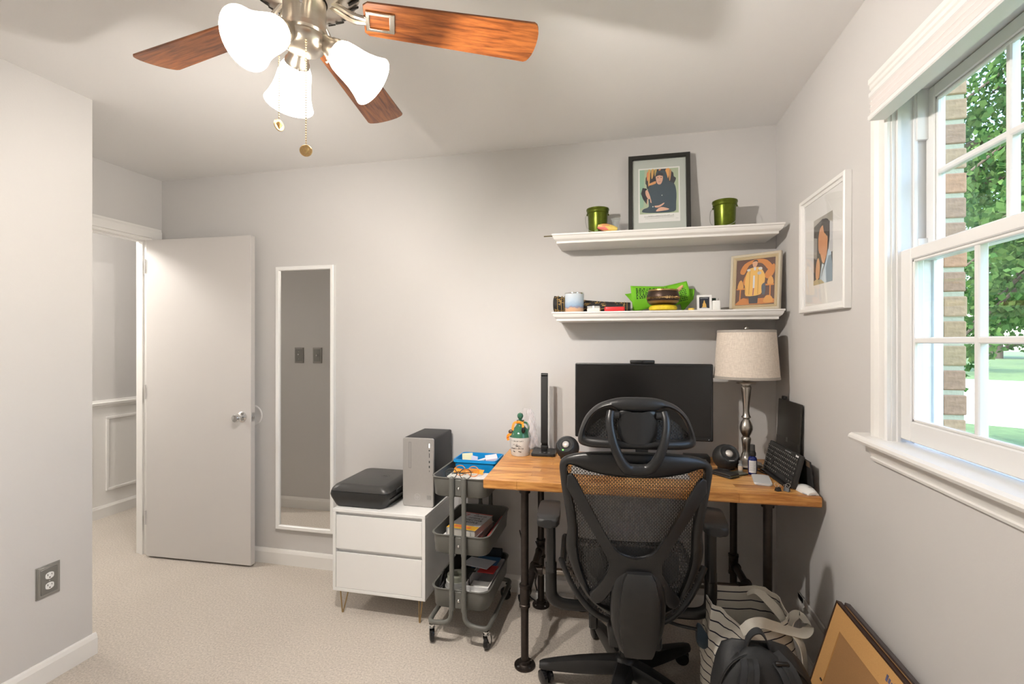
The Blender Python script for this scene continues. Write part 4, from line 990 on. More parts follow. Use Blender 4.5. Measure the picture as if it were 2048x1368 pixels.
pc = thing('computer_tower', 'silver fronted black computer tower standing on the cabinet', 'computer', (-1.012, 2.42, cz1))
tx0, tx1, ty0, ty1, tz0, tz1 = -1.097, -.929, 2.285, 2.560, cz1+.0006, .884
obj('case', B().box(tx0+.001, tx1-.001, ty0+.012, ty1, tz0, tz1, .008, 3), mat('case_black', (.020, .020, .021), .5, bump=.08, scale=500), pc)
M_sil = mat('brushed_silver', (.47, .455, .44), .36, .55, noise=.06, scale=60, stretch=(6, 1, 1))
fr_ = obj('front_panel', B().prism(rrect((tx1-tx0)/2, (tz1-tz0)/2-.001, .010, 4, (tx0+tx1)/2, (tz0+tz1)/2), lambda u, v, w: (u, w, v), ty0, ty0+.015, .002, 1), M_sil, pc)
yf = ty0-.0004; M_port = mat('port_black', (.015, .015, .015), .5)
b = B(); b.box(tx0+.034, tx0+.0355, yf, yf+.002, tz1-.155, tz1-.022); b.box(tx0+.0445, tx0+.046, yf, yf+.002, tz1-.155, tz1-.022); b.box(tx0+.034, tx0+.046, yf, yf+.002, tz1-.0235, tz1-.022); b.box(tx0+.034, tx0+.046, yf, yf+.002, tz1-.155, tz1-.1535)
obj('disc_slot', b, mat('seam_grey', (.16, .155, .15), .5), fr_, smooth=False)
obj('power_button', B().box(tx1-.0245, tx1-.0195, yf-.0006, yf+.002, tz1-.048, tz1-.026, .001, 1), emat('button_white', (1, 1, 1), .8), fr_, label='glowing white power button')
for (w, za, zb) in ((.0025, .064, .0585), (.0018, .075, .098), (.003, .113, .125), (.003, .138, .150), (.0015, .162, .170)):
    obj('port', B().box(tx1-.022-w, tx1-.022+w, yf, yf+.002, tz1-zb, tz1-za, .0006, 1), M_port, fr_)
b = B(); b.T = T3((tx1-.088, yf, tz0+.050)) @ RX(90)
b.lathe([(.0150, 0), (.0158, .0004), (.0166, 0)], 30); text_b('hp', .021, T3((0, .0005, 0)), b)
obj('logo', b, mat('logo_light', (.66, .65, .64), .3, .5), fr_, smooth=False)
b = B(); b.T = T3((tx1-.024, yf, tz0+.050)) @ RX(90)
for (xa, xb, ya, yb) in ((-.0095, .0095, -.0095, -.0082), (-.0095, .0095, .0082, .0095), (-.0095, -.0082, -.0095, .0095), (.0082, .0095, -.0095, .0095), (-.006, .006, -.0005, .0005), (-.0005, .0005, -.006, .006), (-.006, .006, .004, .0048), (-.006, .006, -.0048, -.004)):
    b.box(xa, xb, ya, yb, 0, .0005)
obj('sticker', b, mat('sticker_grey', (.22, .22, .21), .5), fr_, smooth=False)

# ================================================================== ROLLING CART
ct = thing('rolling_cart', 'grey steel three-tier cart on casters between cabinet and desk', 'cart', (-.7145, 2.27, 0))
M_cart = mat('cart_grey', (.125, .125, .112), .42)
KX, KY0, KY1 = -.7145, 2.058, 2.482; KYc = (KY0+KY1)/2; KHX, KHY = .136, (KY1-KY0)/2
def bask(z0, z1):
    def rg(hx, hy, z, r=.045): return [Vector((x, y, z)) for x, y in rrect(hx, hy, r, 6, KX, KYc)]
    RR = [rg(KHX-.010, KHY-.010, z0), rg(KHX-.006, KHY-.006, z0+.004), rg(KHX-.001, KHY-.001, z1-.006), rg(KHX+.003, KHY+.003, z1-.005), rg(KHX+.0045, KHY+.0045, z1-.001), rg(KHX+.002, KHY+.002, z1+.001), rg(KHX-.0035, KHY-.0035, z1-.001), rg(KHX-.0035, KHY-.0035, z1-.006), rg(KHX-.009, KHY-.009, z0+.005)]
    return B().rings(RR)
TIERS = [(.166, .256), (.412, .501), (.672, .761)]
for z0_, z1_ in TIERS:
    bk = obj('basket', bask(z0_, z1_), M_cart, ct, ang=50)
    for ye in (KY0, KY1):
        sy = -1 if ye == KY0 else 1
        obj('strap_plate', B().box(KX-.018, KX+.018, ye-.0065+.0*sy, ye+.0065, z0_+.008, z1_-.006, .003, 1), M_cart, bk)
        obj('rivet', B().lathe([(.001, .0045), (.004, .004), (.0065, .002), (.0075, 0)], 14, M=Matrix.Rotation(PI/2 if sy < 0 else -PI/2, 4, 'X'), c=(KX, ye+sy*.0065, (z0_+z1_)/2-.002)), M_chrome, bk)
TR = .0105
for s in (-1, 1):
    x = KX+s*.0285; xo = KX+s*.142
    yf_, yb_ = KY0-.014, KY1+.014
    pts = [(x, yf_, .760), (x, yf_, .165), (x+s*.006, yf_, .130), (x+s*.026, yf_, .110), (xo-s*.028, yf_, .104), (xo-s*.008, yf_+.006, .104), (xo, yf_+.030, .104), (xo, yb_-.030, .104), (xo-s*.008, yb_-.006, .104), (xo-s*.028, yb_, .104), (x+s*.026, yb_, .110), (x+s*.006, yb_, .130), (x, yb_, .165), (x, yb_, .760)]
    P = []
    for i in range(len(pts)-1):
        a_, b_ = Vector(pts[i]), Vector(pts[i+1]); n_ = 3 if (b_-a_).length > .1 else 2
        P += [a_.lerp(b_, k/n_) for k in range(n_)]
    P.append(Vector(pts[-1]))
    sm = P[:1]+[(P[i-1]+P[i]*2+P[i+1])/4 for i in range(1, len(P)-1)]+P[-1:]
    tb = obj('frame_tube', B().tube(sm, TR, 14), M_cart, ct, ang=60)
    b = B()
    for ye in (yf_, yb_):
        for z0_, z1_ in TIERS: b.cyl((x, ye, z0_+.004), (x, ye, z1_+.002), .0122, n=14)
        b.sphere((x, ye, .760), TR, 12, 6)
    obj('tube_collar', b, M_cart, tb)
cw = B(); cw.T = RY(90); cw.lathe([(.001, -.010), (.020, -.010), (.025, -.011), (.031, -.008), (.0330, 0), (.031, .008), (.025, .011), (.020, .010), (.001, .010)], 26); cw_me = cw.mesh('wheel', M_gloss, True, 35)
fk = B(); fk.lathe([(.001, .062), (.006, .062), (.006, .058), (.014, .058), (.014, .052), (.009, .050), (.009, .044), (.016, .042), (.001, .040)], 16)
for s in (-1, 1):
    fk.prism(spl2([(-.010, .045), (.012, .045), (.016, .030), (.026, .006), (.022, -.004), (.012, -.004), (-.004, .020)], 3), lambda u, v, w, s=s: (s*(.0115+w), u, v), 0, .0018)
fk_me = fk.mesh('fork', M_chrome, True, 35)
for i, (x, y, a) in enumerate(((KX-.128, KY0-.002, 25), (KX+.128, KY0-.002, -8), (KX-.128, KY1+.002, 140), (KX+.128, KY1+.002, 60))):
    f = put('caster_fork', fk_me, ct, T3((x, y, .0333)) @ RZ(a))
    q = bpy.data.objects.new('wheel', cw_me); COL.objects.link(q); q.parent = f; q.location = (0, .018, 0)

# ------------------------------------------------------------------ what lies in the cart
def place(o, loc, rot=(0, 0, 0)): o.location = loc; o.rotation_euler = [math.radians(a) for a in rot]; return o
M_blue = mat('blue_plastic', (.005, .26, .62), .35)
bn = thing('blue_bin', 'bright blue plastic bin at the back of the top tier', 'bin', (-.7145, 2.375, .678), 0, local=True)
def bng(hx, hy, z, r=.018): return [Vector((x, y, z)) for x, y in rrect(hx, hy, r, 4)]
obj('tub', B().rings([bng(.098, .072, 0), bng(.108, .082, .100), bng(.112, .086, .101), bng(.112, .086, .107), bng(.1055, .0795, .107), bng(.0955, .0695, .004)]), M_blue, bn, ang=40)
obj('rim_band', B().rings([bng(.1135, .0875, .094), bng(.1135, .0875, .101), bng(.109, .083, .101), bng(.107, .081, .094)], (False, False)), mat('blue_rim', (.01, .31, .68), .3), bn)
def pad(name, label, cat, w, d, h, mats, loc, rot, group=None):
    o = obj(name, B().box(-w/2, w/2, -d/2, d/2, 0, h, .0006, 1), mats); place(o, loc, rot); return tag(o, label, cat, group)
M_py, M_pp, M_pg = mat('note_yellow', (.82, .80, .52), .8), mat('note_pink', (.78, .66, .72), .8), mat('note_green', (.10, .52, .36), .7)
pad('sticky_notes', 'pale yellow sticky note pad leaning in the blue bin', 'sticky notes', .055, .004, .060, M_py, (-.775, 2.375, .738), (-12, 0, 30), 'notes in the blue bin')
pad('sticky_notes', 'lilac sticky note pad in the middle of the blue bin', 'sticky notes', .045, .004, .045, mat('note_lilac', (.62, .62, .80), .8), (-.742, 2.368, .742), (-12, 0, -28), 'notes in the blue bin')
pad('index_cards', 'stack of pink and green index cards in the blue bin', 'index cards', .060, .060, .024, M_pp, (-.650, 2.385, .762), (8, -6, 20))
pad('index_cards', 'green edged card pack behind the pink cards', 'index cards', .030, .055, .026, M_pg, (-.632, 2.415, .735), (8, -6, 10))
mk = thing('highlighter', 'yellow and white highlighter lying across the blue bin', 'highlighter', (-.690, 2.37, .768), math.radians(55), local=True)
obj('barrel', B().cyl((-.045, 0, 0), (.025, 0, .006), .0065, n=12), mat('marker_white', (.75, .75, .78), .4), mk); obj('cap', B().cyl((.025, 0, .006), (.055, 0, .009), .0072, .006, n=12), mat('marker_yellow', (.8, .66, .05), .4), mk)
obj('rest', B().box(-.04, .05, -.004, .004, -.03, -.002), M_blue, mk) if False else None
def glasses(label, loc, rz, col, tilt):
    g = thing('eyeglasses', label, 'eyeglasses', loc, math.radians(rz), 'eyeglasses in the top tier', local=True)
    Mx = RX(tilt)
    for s in (-1, 1):
        b = B(); b.T = Mx; b.tube([(s*.034+.027*math.cos(a), 0, .025+.023*math.sin(a)) for a in [2*PI*k/28 for k in range(28)]], .0018, 7, closed=True); r = obj('rim', b, col, g)
        b = B(); b.T = Mx; b.prism([(s*.034+.026*math.cos(a), .025+.022*math.sin(a)) for a in [2*PI*k/24 for k in range(24)]], lambda u, v, w: (u, w, v), -.0006, .0006); obj('lens', b, MATS['clear_glass'], r, smooth=False)
        b = B(); b.T = Mx; b.tube(spline([(s*.061, 0, .034), (s*.063, .008, .034), (s*.030, .012+.003*s, .030), (-s*.035, .012+.003*s, .024)], 5), .0017, 6); obj('temple', b, col, g)
    b = B(); b.T = Mx; b.tube(spline([(-.009, 0, .030), (0, .002, .034), (.009, 0, .030)], 4), .0018, 6); obj('bridge', b, col, g)
glasses('round black eyeglasses at the front of the top tier', (-.735, 2.105, .741), 6, M_black, -14)
glasses('orange rimmed eyeglasses behind the black pair', (-.715, 2.168, .739), -5, mat('orange_acetate', (.75, .22, .02), .35), -12)
tag(place(obj('paper_pile', B().box(-.115, .115, -.085, .085, 0, .030, .002, 1).box(-.10, .11, -.075, .08, .0305, .050, .002, 1).box(-.09, .115, -.08, .075, .0505, .062, .001, 1), mat('paper_print', (.62, .60, .59), .8, noise=.35, scale=90)), (-.715, 2.165, .678)), 'pile of printed papers under the eyeglasses', 'papers')
tag(place(obj('orange_cloth', B().grid(lambda u, v: Vector(((u-.5)*.15, (v-.5)*.03, .010+.012*math.sin(u*7)*math.sin(v*3+1))), 16, 6), mat('orange_fabric', (.80, .30, .03), .7)), (-.72, 2.225, .7415), (55, 0, 0)), 'orange cleaning cloth behind the eyeglasses', 'cloth')
# middle tier: papers, book
M_paper = mat('paper_white', (.76, .755, .75), .8); M_paper2 = mat('paper_grey', (.60, .59, .60), .8)
tag(place(obj('paper_stack', B().box(-.090, .090, -.15, .15, 0, .030, .001, 1), M_paper), (-.742, 2.262, .4185), (0, 0, 0)), 'stack of white papers under the book in the middle tier', 'papers')
tag(place(obj('magazine', B().box(-.034, .034, -.13, .13, 0, .004, .0005, 1), mat('magazine_red', (.42, .06, .05), .5)), (-.617, 2.268, .452), (0, -52, 0)), 'red edged magazine leaning on the right side of the middle tier', 'magazine')
tag(place(obj('loose_paper', B().grid(lambda u, v: Vector(((u-.5)*.165, (v-.5)*.27, .006*math.sin(u*5)+.012*(u-.5)**2)), 12, 8), M_paper), (-.732, 2.255, .458), (0, 0, -6)), 'loose white sheet curling under the book', 'paper')
bkk = thing('paperback_book', 'thick paperback with a grey and yellow cover on the papers', 'book', (-.713, 2.225, .4725), math.radians(-8), local=True)
obj('pages', B().box(-.070, .071, -.104, .104, .0015, .0325), mat('page_edges', (.74, .71, .65), .8, noise=.12, scale=500, stretch=(.1, .1, 4)), bkk, smooth=False)
M_cov = mat('cover_grey', (.42, .42, .43), .4)
cvr = obj('cover', B().box(-.074, .074, -.107, .107, .0325, .0345).box(-.074, .074, -.107, .107, -.0, .0015).box(-.074, -.072, -.107, .107, .0, .0345), M_cov, bkk, smooth=False)
b = B(); b.box(-.0735, .0735, -.1065, -.058, .0345, .0348); obj('yellow_band', b, mat('cover_yellow', (.75, .42, .02), .4), cvr, smooth=False)
b = B(); b.box(-.045, -.005, -.088, -.066, .0347, .0350); b.box(.01, .04, -.09, -.07, .0347, .0350); obj('red_figures', b, mat('cover_red', (.75, .16, .05), .4), cvr, smooth=False)
b = B(); b.box(-.0735, .0735, .098, .1065, .0345, .0348); obj('red_strip', b, mat('cover_darkred', (.45, .05, .04), .4), cvr, smooth=False)
b = B(); text_b('7', .055, T3((-.050, .062, .0347)), b); obj('title_numeral', b, mat('cover_darkred', (.45, .05, .04), .4), cvr, smooth=False)
b = B(); text_b('HABITS OF', .014, T3((.020, .070, .0347)), b); text_b('HIGHLY', .022, T3((.012, .040, .0347)), b); text_b('EFFECTIVE', .022, T3((.005, .012, .0347)), b); text_b('PEOPLE', .022, T3((.008, -.016, .0347)), b); text_b('THE', .010, T3((-.005, .088, .0347)), b)
obj('title_lettering', b, MATS['black_ink'], cvr, smooth=False)
# bottom tier
tag(place(obj('white_box_tray', B().rings([[Vector((x, y, z)) for x, y in rrect(hx, hy, .004, 2)] for hx, hy, z in ((.056, .150, 0), (.058, .152, .078), (.055, .149, .078), (.053, .147, .004))]), M_paper), (-.648, 2.265, .1725), (0, 0, -1)), 'open white card tray on the right of the bottom tier', 'tray')
tag(place(obj('notebook', B().box(-.045, .045, -.055, .055, 0, .050, .002, 1), mat('grid_paper', (.80, .79, .76), .7, noise=.1, scale=700)), (-.650, 2.160, .1775)), 'white gridded note block at the front of the card tray', 'notebook')
tag(place(obj('leaflet', B().box(-.060, .060, -.055, .055, 0, .006, .0005, 1), mat('leaflet_blue', (.05, .16, .32), .5)), (-.668, 2.350, .252), (4, -3, -6)), 'blue leaflet across the back of the bottom tier', 'leaflet')
tag(place(obj('leaflet', B().box(-.042, .042, -.036, .036, 0, .005, .0005, 1), mat('leaflet_red', (.50, .03, .03), .5)), (-.640, 2.280, .253), (2, -2, -6)), 'red leaflet lying in front of the blue one', 'leaflet')
tag(place(obj('envelope', B().box(-.075, .075, -.045, .045, 0, .003, .0005, 1), mat('envelope_white', (.70, .71, .74), .7)), (-.700, 2.325, .2595), (2, -3, -16)), 'white envelope on the blue leaflet', 'envelope')
def roll(label, loc, r, h, m):
    return tag(place(obj('tape_roll', B().lathe([(r*.55, 0), (r, 0), (r, h), (r*.55, h), (r*.55, 0)], 30), m), loc), label, 'tape', 'tape rolls in the bottom tier')
roll('wide grey tape roll at the bottom of its pile', (-.765, 2.165, .1725), .052, .050, mat('tape_grey', (.30, .295, .29), .4))
roll('clear tape roll in the middle of its pile', (-.765, 2.166, .2230), .048, .026, mat('tape_clear', (.42, .42, .40), .25))
roll('green edged tape roll on top of its pile', (-.763, 2.168, .2495), .045, .024, mat('tape_green', (.30, .31, .25), .3))
tag(obj('charger_cable', B().tube(spline([(-.825, 2.10, .178), (-.835, 2.13, .22), (-.83, 2.16, .272), (-.822, 2.175, .285), (-.826, 2.185, .25), (-.832, 2.15, .20), (-.822, 2.12, .19), (-.832, 2.10, .21), (-.818, 2.14, .24)], 8), .004, 8), M_black), 'looped black charger cable at the left of the bottom tier', 'cable')
tag(obj('usb_cable', B().tube(spline([(-.700, 2.115, .176), (-.690, 2.135, .215), (-.712, 2.20, .262), (-.69, 2.235, .262)], 8), .003, 8), M_black), 'short black cable hanging over the front of the card tray', 'cable')
fold = tag(place(obj('ring_binder', B().box(-.105, .105, -.012, .012, 0, .115, .003, 1), mat('navy_card', (.012, .018, .03), .6)), (-.7145, 2.447, .1725), (0, 0, 0)), 'dark navy folder standing at the back of the bottom tier', 'folder')
# ================================================================== WALL MIRROR, PICTURES, SHELVES
def ell(cx, cy, rx, ry, n=18, a0=0, a1=360): return [(cx+rx*math.cos(math.radians(a0+(a1-a0)*k/n)), cy+ry*math.sin(math.radians(a0+(a1-a0)*k/n))) for k in range(n if a1-a0 == 360 else n+1)]
def printed(name, parent, layers, y0, M=None, label=None):
    """flat print: layers of (colour, outline) in the XZ plane facing -Y, each a hair above the last"""
    b = B(); b.T = M; ms = []
    for i, (c, poly) in enumerate(layers):
        m = c if not isinstance(c, tuple) else mat('ink_%02d_%02d_%02d' % tuple(int(99*k) for k in c), c, .55)
        if m not in ms: ms.append(m)
        b.mi = ms.index(m); bm = bmesh.new()
        vs_ = [bm.verts.new((u, y0-i*.00008, v)) for u, v in poly]
        try: f = bm.faces.new(vs_)
        except ValueError: bm.free(); continue
        bmesh.ops.triangulate(bm, faces=bm.faces[:]); b.frombm(bm)
    if len(ms) == 1: ms = ms[0]
    return obj(name, b, ms, parent, smooth=False, label=label)
def frame_bars(hx, hz, w, prof, seg_mat, parent, M, names='frame_bar'):
    """four mitred bars; prof: (t across 0..1 from outside in, y depth)"""
    C = [(-hx, -hz), (hx, -hz), (hx, hz), (-hx, hz)]; I = [(-hx+w, -hz+w), (hx-w, -hz+w), (hx-w, hz-w), (-hx+w, hz-w)]
    for k in range(4):
        j = (k+1) % 4; RR = []
        for (o_, i_) in ((C[k], I[k]), (C[j], I[j])):
            RR.append([Vector((o_[0]+(i_[0]-o_[0])*t, y, o_[1]+(i_[1]-o_[1])*t)) for t, y in prof])
        b = B(); b.T = M; b.rings(RR); obj(names, b, seg_mat, parent, ang=25)

M_pglass = M_glass.copy(); M_pglass.name = 'picture_glass'
for _q in M_pglass.node_tree.nodes:
    if _q.type == 'BSDF_TRANSPARENT': _q.inputs[0].default_value = (1, 1, 1, 1)
mr = thing('wall_mirror', 'tall narrow mirror in a slim white frame on the back wall', 'mirror', (-1.876, YB-.001, .225))
MMx = T3((-1.876, YB-.001, 1.031))
frame_bars(.200, .806, .024, [(0, 0), (0, -.026), (.15, -.028), (.85, -.028), (1, -.024), (1, 0)], M_white, mr, MMx)
b = B(); b.T = MMx; b.box(-.178, .178, -.016, -.004, -.784, .784); obj('mirror_glass', b, mat('mirror_silver', (.72, .715, .70), .0, 1.0), mr, smooth=False)

# white frame on the right wall
fw = thing('framed_print', 'white framed print of a man in profile on the right wall', 'picture', (XR-.001, 1.995, 1.718), 0)
MR = T3((XR-.001, 1.995, 1.718)) @ RZ(-90) @ RY(.5)
frame_bars(.205, .228, .026, [(0, 0), (0, -.020), (.12, -.024), (.55, -.022), (.62, -.016), (1, -.013), (1, 0)], M_white, fw, MR)
b = B(); b.T = MR; b.box(-.18, .18, -.010, -.003, -.203, .203); obj('mount_board', b, mat('mount_white', (.76, .755, .74), .7), fw, smooth=False)
skin, hair = (.62, .30, .15), (.035, .03, .03)
printed('portrait_print', fw, [
    ((.10, .095, .09), [(-.085, -.125), (.085, -.125), (.085, .125), (-.085, .125)]),
    ((.32, .30, .28), [(-.085, -.02), (-.055, -.03), (-.05, .05), (-.085, .06)]),
    ((.55, .56, .58), [(.050, -.02), (.085, -.02), (.085, .10), (.065, .11)]),
    ((.42, .40, .36), [(-.085, .10), (.0, .115), (.085, .085), (.085, .125), (-.085, .125)]),
    (skin, spl2([(-.038, .055), (-.020, .085), (.03, .09), (.042, .04), (.038, -.02), (.02, -.05), (-.004, -.045), (-.020, -.015), (-.030, -.008), (-.040, .015)], 3)),
    (hair, spl2([(-.022, .088), (.012, .112), (.055, .095), (.062, .045), (.050, .0), (.042, .02), (.030, .05), (.012, .062), (.002, .09)], 3)),
    (skin, ell(.036, .03, .009, .016)),
    ((.50, .62, .72), [(-.005, -.05), (.02, -.06), (.05, -.005), (.075, -.02), (.085, -.125), (-.035, -.125)]),
    ((.25, .33, .40), [(.030, -.07), (.050, -.03), (.075, -.03), (.085, -.06), (.085, -.125), (.035, -.125)]),
    ((.70, .40, .22), spl2([(-.062, -.10), (-.058, -.045), (-.040, -.025), (-.025, -.05), (-.03, -.10)], 3)),
    ((.50, .44, .28), [(-.085, -.125), (.02, -.125), (-.01, -.11), (-.06, -.104), (-.085, -.110)])], -.0102, MR)
b = B(); b.T = MR; b.box(-.180, .180, -.0130, -.0118, -.203, .203); obj('glazing', b, M_pglass, fw, smooth=False)

# ------------------------------------------------------------------ ledge shelves
SX0, SX1, SY = -.336, .716, 2.362
def shelf(label, ztop):
    t = thing('ledge_shelf', label, 'shelf', ((SX0+SX1)/2, YB, ztop-.05), 0, 'pair of white ledge shelves')
    prof = [(0, 0), (0, -.007), (.004, -.010), (.005, -.016), (.010, -.026), (.018, -.033), (.021, -.035), (.021, -.044), (.024, -.046)]   # (inset, dz)
    RR = []
    for ins, dz in prof:
        RR.append([Vector((SX0+ins, YB-.0005, ztop+dz)), Vector((SX0+ins, SY+ins, ztop+dz)), Vector((SX1-ins, SY+ins, ztop+dz)), Vector((SX1-ins, YB-.0005, ztop+dz))])
    obj('ledge_body', B().rings(RR), M_trim, t, ang=20)
    return t
ZU, ZL = 1.911, 1.524
shelf('upper white ledge shelf carrying the buckets and the black frame', ZU)
shelf('lower white ledge shelf carrying the singing bowl', ZL)
ZU += .0006; ZL += .0006

# upper shelf
M_bucket = mat('green_metal', (.105, .135, .012), .30, .75, noise=.3, scale=70, bump=.12)
def bucket(label, x, y, rz):
    t = thing('metal_bucket', label, 'bucket', (x, y, ZU), math.radians(rz), 'small green metal buckets', local=True)
    obj('pail', B().lathe([(.001, 0), (.044, 0), (.0455, .003), (.0500, .112), (.0525, .114), (.0545, .118), (.0545, .126), (.0575, .130), (.0570, .137), (.0535, .139), (.0520, .134), (.0500, .118), (.045, .006), (.001, .004)], 36), M_bucket, t)
    obj('handle_wire', B().tube(spline([(-.056, 0, .108), (-.062, -.012, .092), (-.061, -.034, .05), (-.045, -.052, .018), (0, -.060, .008), (.045, -.052, .018), (.061, -.034, .05), (.062, -.012, .092), (.056, 0, .108)], 6), .0011, 6), M_steel, t)
    for s in (-1, 1): obj('handle_ear', B().sphere((s*.0535, 0, .109), .0055, 10, 6, (.6, 1, 1)), M_bucket, t)
bucket('green metal bucket on the upper shelf, beside the tulip', -.1165, 2.475, 8)
bucket('green metal bucket at the right end of the upper shelf', .484, 2.47, -20)
bf = thing('framed_poster', 'black framed poster of a seated figure leaning on the upper shelf', 'picture', (.186, 2.515, ZU), 0, local=True)
MB = RX(-5.5) @ T3((0, 0, .2085))
frame_bars(.150, .208, .021, [(0, .010), (0, -.016), (.1, -.018), (.9, -.018), (1, -.014), (1, .010)], mat('frame_black', (.018, .018, .015), .4), bf, MB)
b = B(); b.T = MB; b.box(-.130, .130, -.004, .006, -.188, .188); obj('back_board', b, mat('board_greygreen', (.50, .54, .50), .6), bf, smooth=False)
PW, PH = .1005, .142
g1, g2, dk, og, nv, fl = (.42, .50, .34), (.30, .50, .36), (.030, .032, .04), (.72, .33, .12), (.040, .070, .095), (.72, .42, .30)
random.seed(12)
lay = [((.80, .80, .78), [(-PW, -PH), (PW, -PH), (PW, PH), (-PW, PH)]), (g1, [(-.094, -.098), (.094, -.098), (.094, .135), (-.094, .135)]), (g2, [(-.094, -.07), (-.075, -.06), (-.07, .135), (-.094, .135)])]
blob = []
for k in range(40):
    a = 2*PI*k/40; blob.append((.008+.074*math.cos(a)*(1+random.uniform(-.10, .08)), .072+.066*math.sin(a)*(1+random.uniform(-.08, .06))))
lay.append((dk, [(x, min(.134, z)) for x, z in blob]))
for (xa, w, za, zb) in ((-.052, .010, .05, .13), (-.036, .012, .085, .134), (-.020, .010, .098, .134), (.000, .010, .112, .134), (.034, .018, .075, .132), (.050, .010, .070, .125), (-.058, .008, .075, .12)):
    lay.append(((og[0]*random.uniform(.7, 1.2), og[1]*random.uniform(.7, 1.2), og[2]), spl2([(xa, za), (xa+w*.6, za+.01), (xa+w, zb), (xa-w*.1, zb-.004)], 3)))
lay += [(og, spl2([(-.050, .058), (-.015, .072), (-.010, .062), (-.045, .050)], 3)),
    (nv, spl2([(-.012, .120), (.012, .126), (.034, .118), (.046, .07), (.075, .050), (.084, .0), (.080, -.06), (.072, -.092), (-.02, -.094), (-.080, -.088), (-.076, -.072), (-.05, -.06), (-.052, -.02), (-.055, .025), (-.04, .05), (-.014, .06), (-.016, .09)], 3)),
    (dk, [(-.088, .01), (-.080, .04), (-.06, .035), (-.052, .0), (-.058, -.05), (-.078, -.02)]),
    (fl, spl2([(-.014, .098), (.004, .104), (.018, .098), (.018, .074), (.008, .054), (-.006, .056), (-.013, .074)], 3)),
    (dk, spl2([(-.016, .100), (.002, .118), (.022, .106), (.018, .097), (.002, .101), (-.013, .096)], 3)),
    (dk, ell(-.005, .089, .0035, .002)), (dk, ell(.011, .089, .0035, .002)), ((.60, .26, .18), ell(.003, .068, .006, .002)),
    (fl, spl2([(-.066, .022), (-.056, .026), (-.044, -.005), (-.042, -.018), (-.052, -.020), (-.064, 0)], 3)), (fl, [(-.058, -.02), (-.054, -.02), (-.056, -.048), (-.060, -.048)]), (fl, [(-.044, -.018), (-.040, -.020), (-.036, -.042), (-.042, -.040)]),
    (fl, spl2([(-.022, -.058), (.0, -.056), (.024, -.044), (.022, -.052), (.0, -.066), (-.018, -.066)], 3)), (fl, spl2([(-.016, -.086), (.008, -.066), (.046, -.076), (.042, -.082), (.012, -.086)], 3)),
    ((.62, .66, .62), ell(.014, -.005, .0022, .0028)), ((.62, .66, .62), ell(-.030, -.062, .003, .003))]
ink = (.16, .16, .16)
def scribble(x0, x1, z, h, n):
    out = []
    for k in range(n):
        x = x0+(x1-x0)*k/n; w = (x1-x0)/n*.62; hh = h*random.uniform(.55, 1)
        out += [(ink, [(x, z), (x+w*.25, z), (x+w*.25, z+hh), (x, z+hh)]), (ink, [(x, z+hh*.8), (x+w, z+hh*.8), (x+w, z+hh), (x, z+hh)]), (ink, [(x+w*.78, z), (x+w, z), (x+w, z+hh*.9), (x+w*.78, z+hh*.9)])]
        if k % 3 == 0: out.append((ink, [(x+w*.3, z+h*1.15), (x+w*.8, z+h*1.25), (x+w*.8, z+h*1.4), (x+w*.3, z+h*1.3)]))
    return out
lay += scribble(-.072, .072, -.116, .0065, 22)+scribble(-.068, .070, -.1265, .0030, 40)+scribble(.076, .092, -.134, .0022, 6)
printed('poster_print', bf, lay, -.0052, MB)
b = B(); b.T = MB; b.box(-.130, .130, -.0138, -.0126, -.188, .188); obj('glazing', b, M_pglass, bf, smooth=False)
tu = thing('tulip_flower', 'yellow and pink artificial tulip lying before the left bucket', 'artificial flower', (-.066, 2.397, ZU), math.radians(4), local=True)
M_py_, M_pk = mat('petal_yellow', (.85, .60, .16), .6, noise=.3, scale=30), mat('petal_pink', (.85, .20, .16), .6, noise=.3, scale=30)
for k, (m, a, s) in enumerate(((M_py_, 0, 1), (M_py_, 70, 1), (M_pk, 140, .9), (M_pk, 210, .95), (M_pk, 290, .9))):
    b = B(); b.T = T3((0, 0, .022)) @ RY(10) @ RX(a)
    b.grid(lambda u, v, s=s: Vector((-.048+.096*u*s, (v-.5)*.040*math.sin(PI*min(1, .08+u*.86))**.7, .019*math.sin(PI*(.1+.8*u))**.6*(1-.8*(2*v-1)**2))), 10, 6)
    obj('petal', b, m, tu)
obj('stem', B().cyl((-.062, 0, .010), (-.046, 0, .013), .0035, n=8), mat('stem_green', (.25, .4, .12), .6), tu)
gv = tag(obj('glass_vase', B().lathe([(.001, 0), (.022, 0), (.024, .004), (.018, .03), (.016, .06), (.022, .085), (.025, .09), (.0235, .09), (.020, .084), (.0145, .06), (.0165, .03), (.022, .006), (.001, .005)], 28), film('vase_glass', (.80, .86, .86), .18)), 'small clear glass vase between the left bucket and the poster', 'vase'); gv.location = (-.028, 2.50, ZU)
ic = tag(obj('incense_stick', B().cyl((-.386, 2.43, ZU+.003), (-.19, 2.435, ZU+.003), .0026, n=8), mat('incense', (.13, .10, .03), .8)), 'thin olive incense stick jutting past the left end of the upper shelf', 'incense stick')

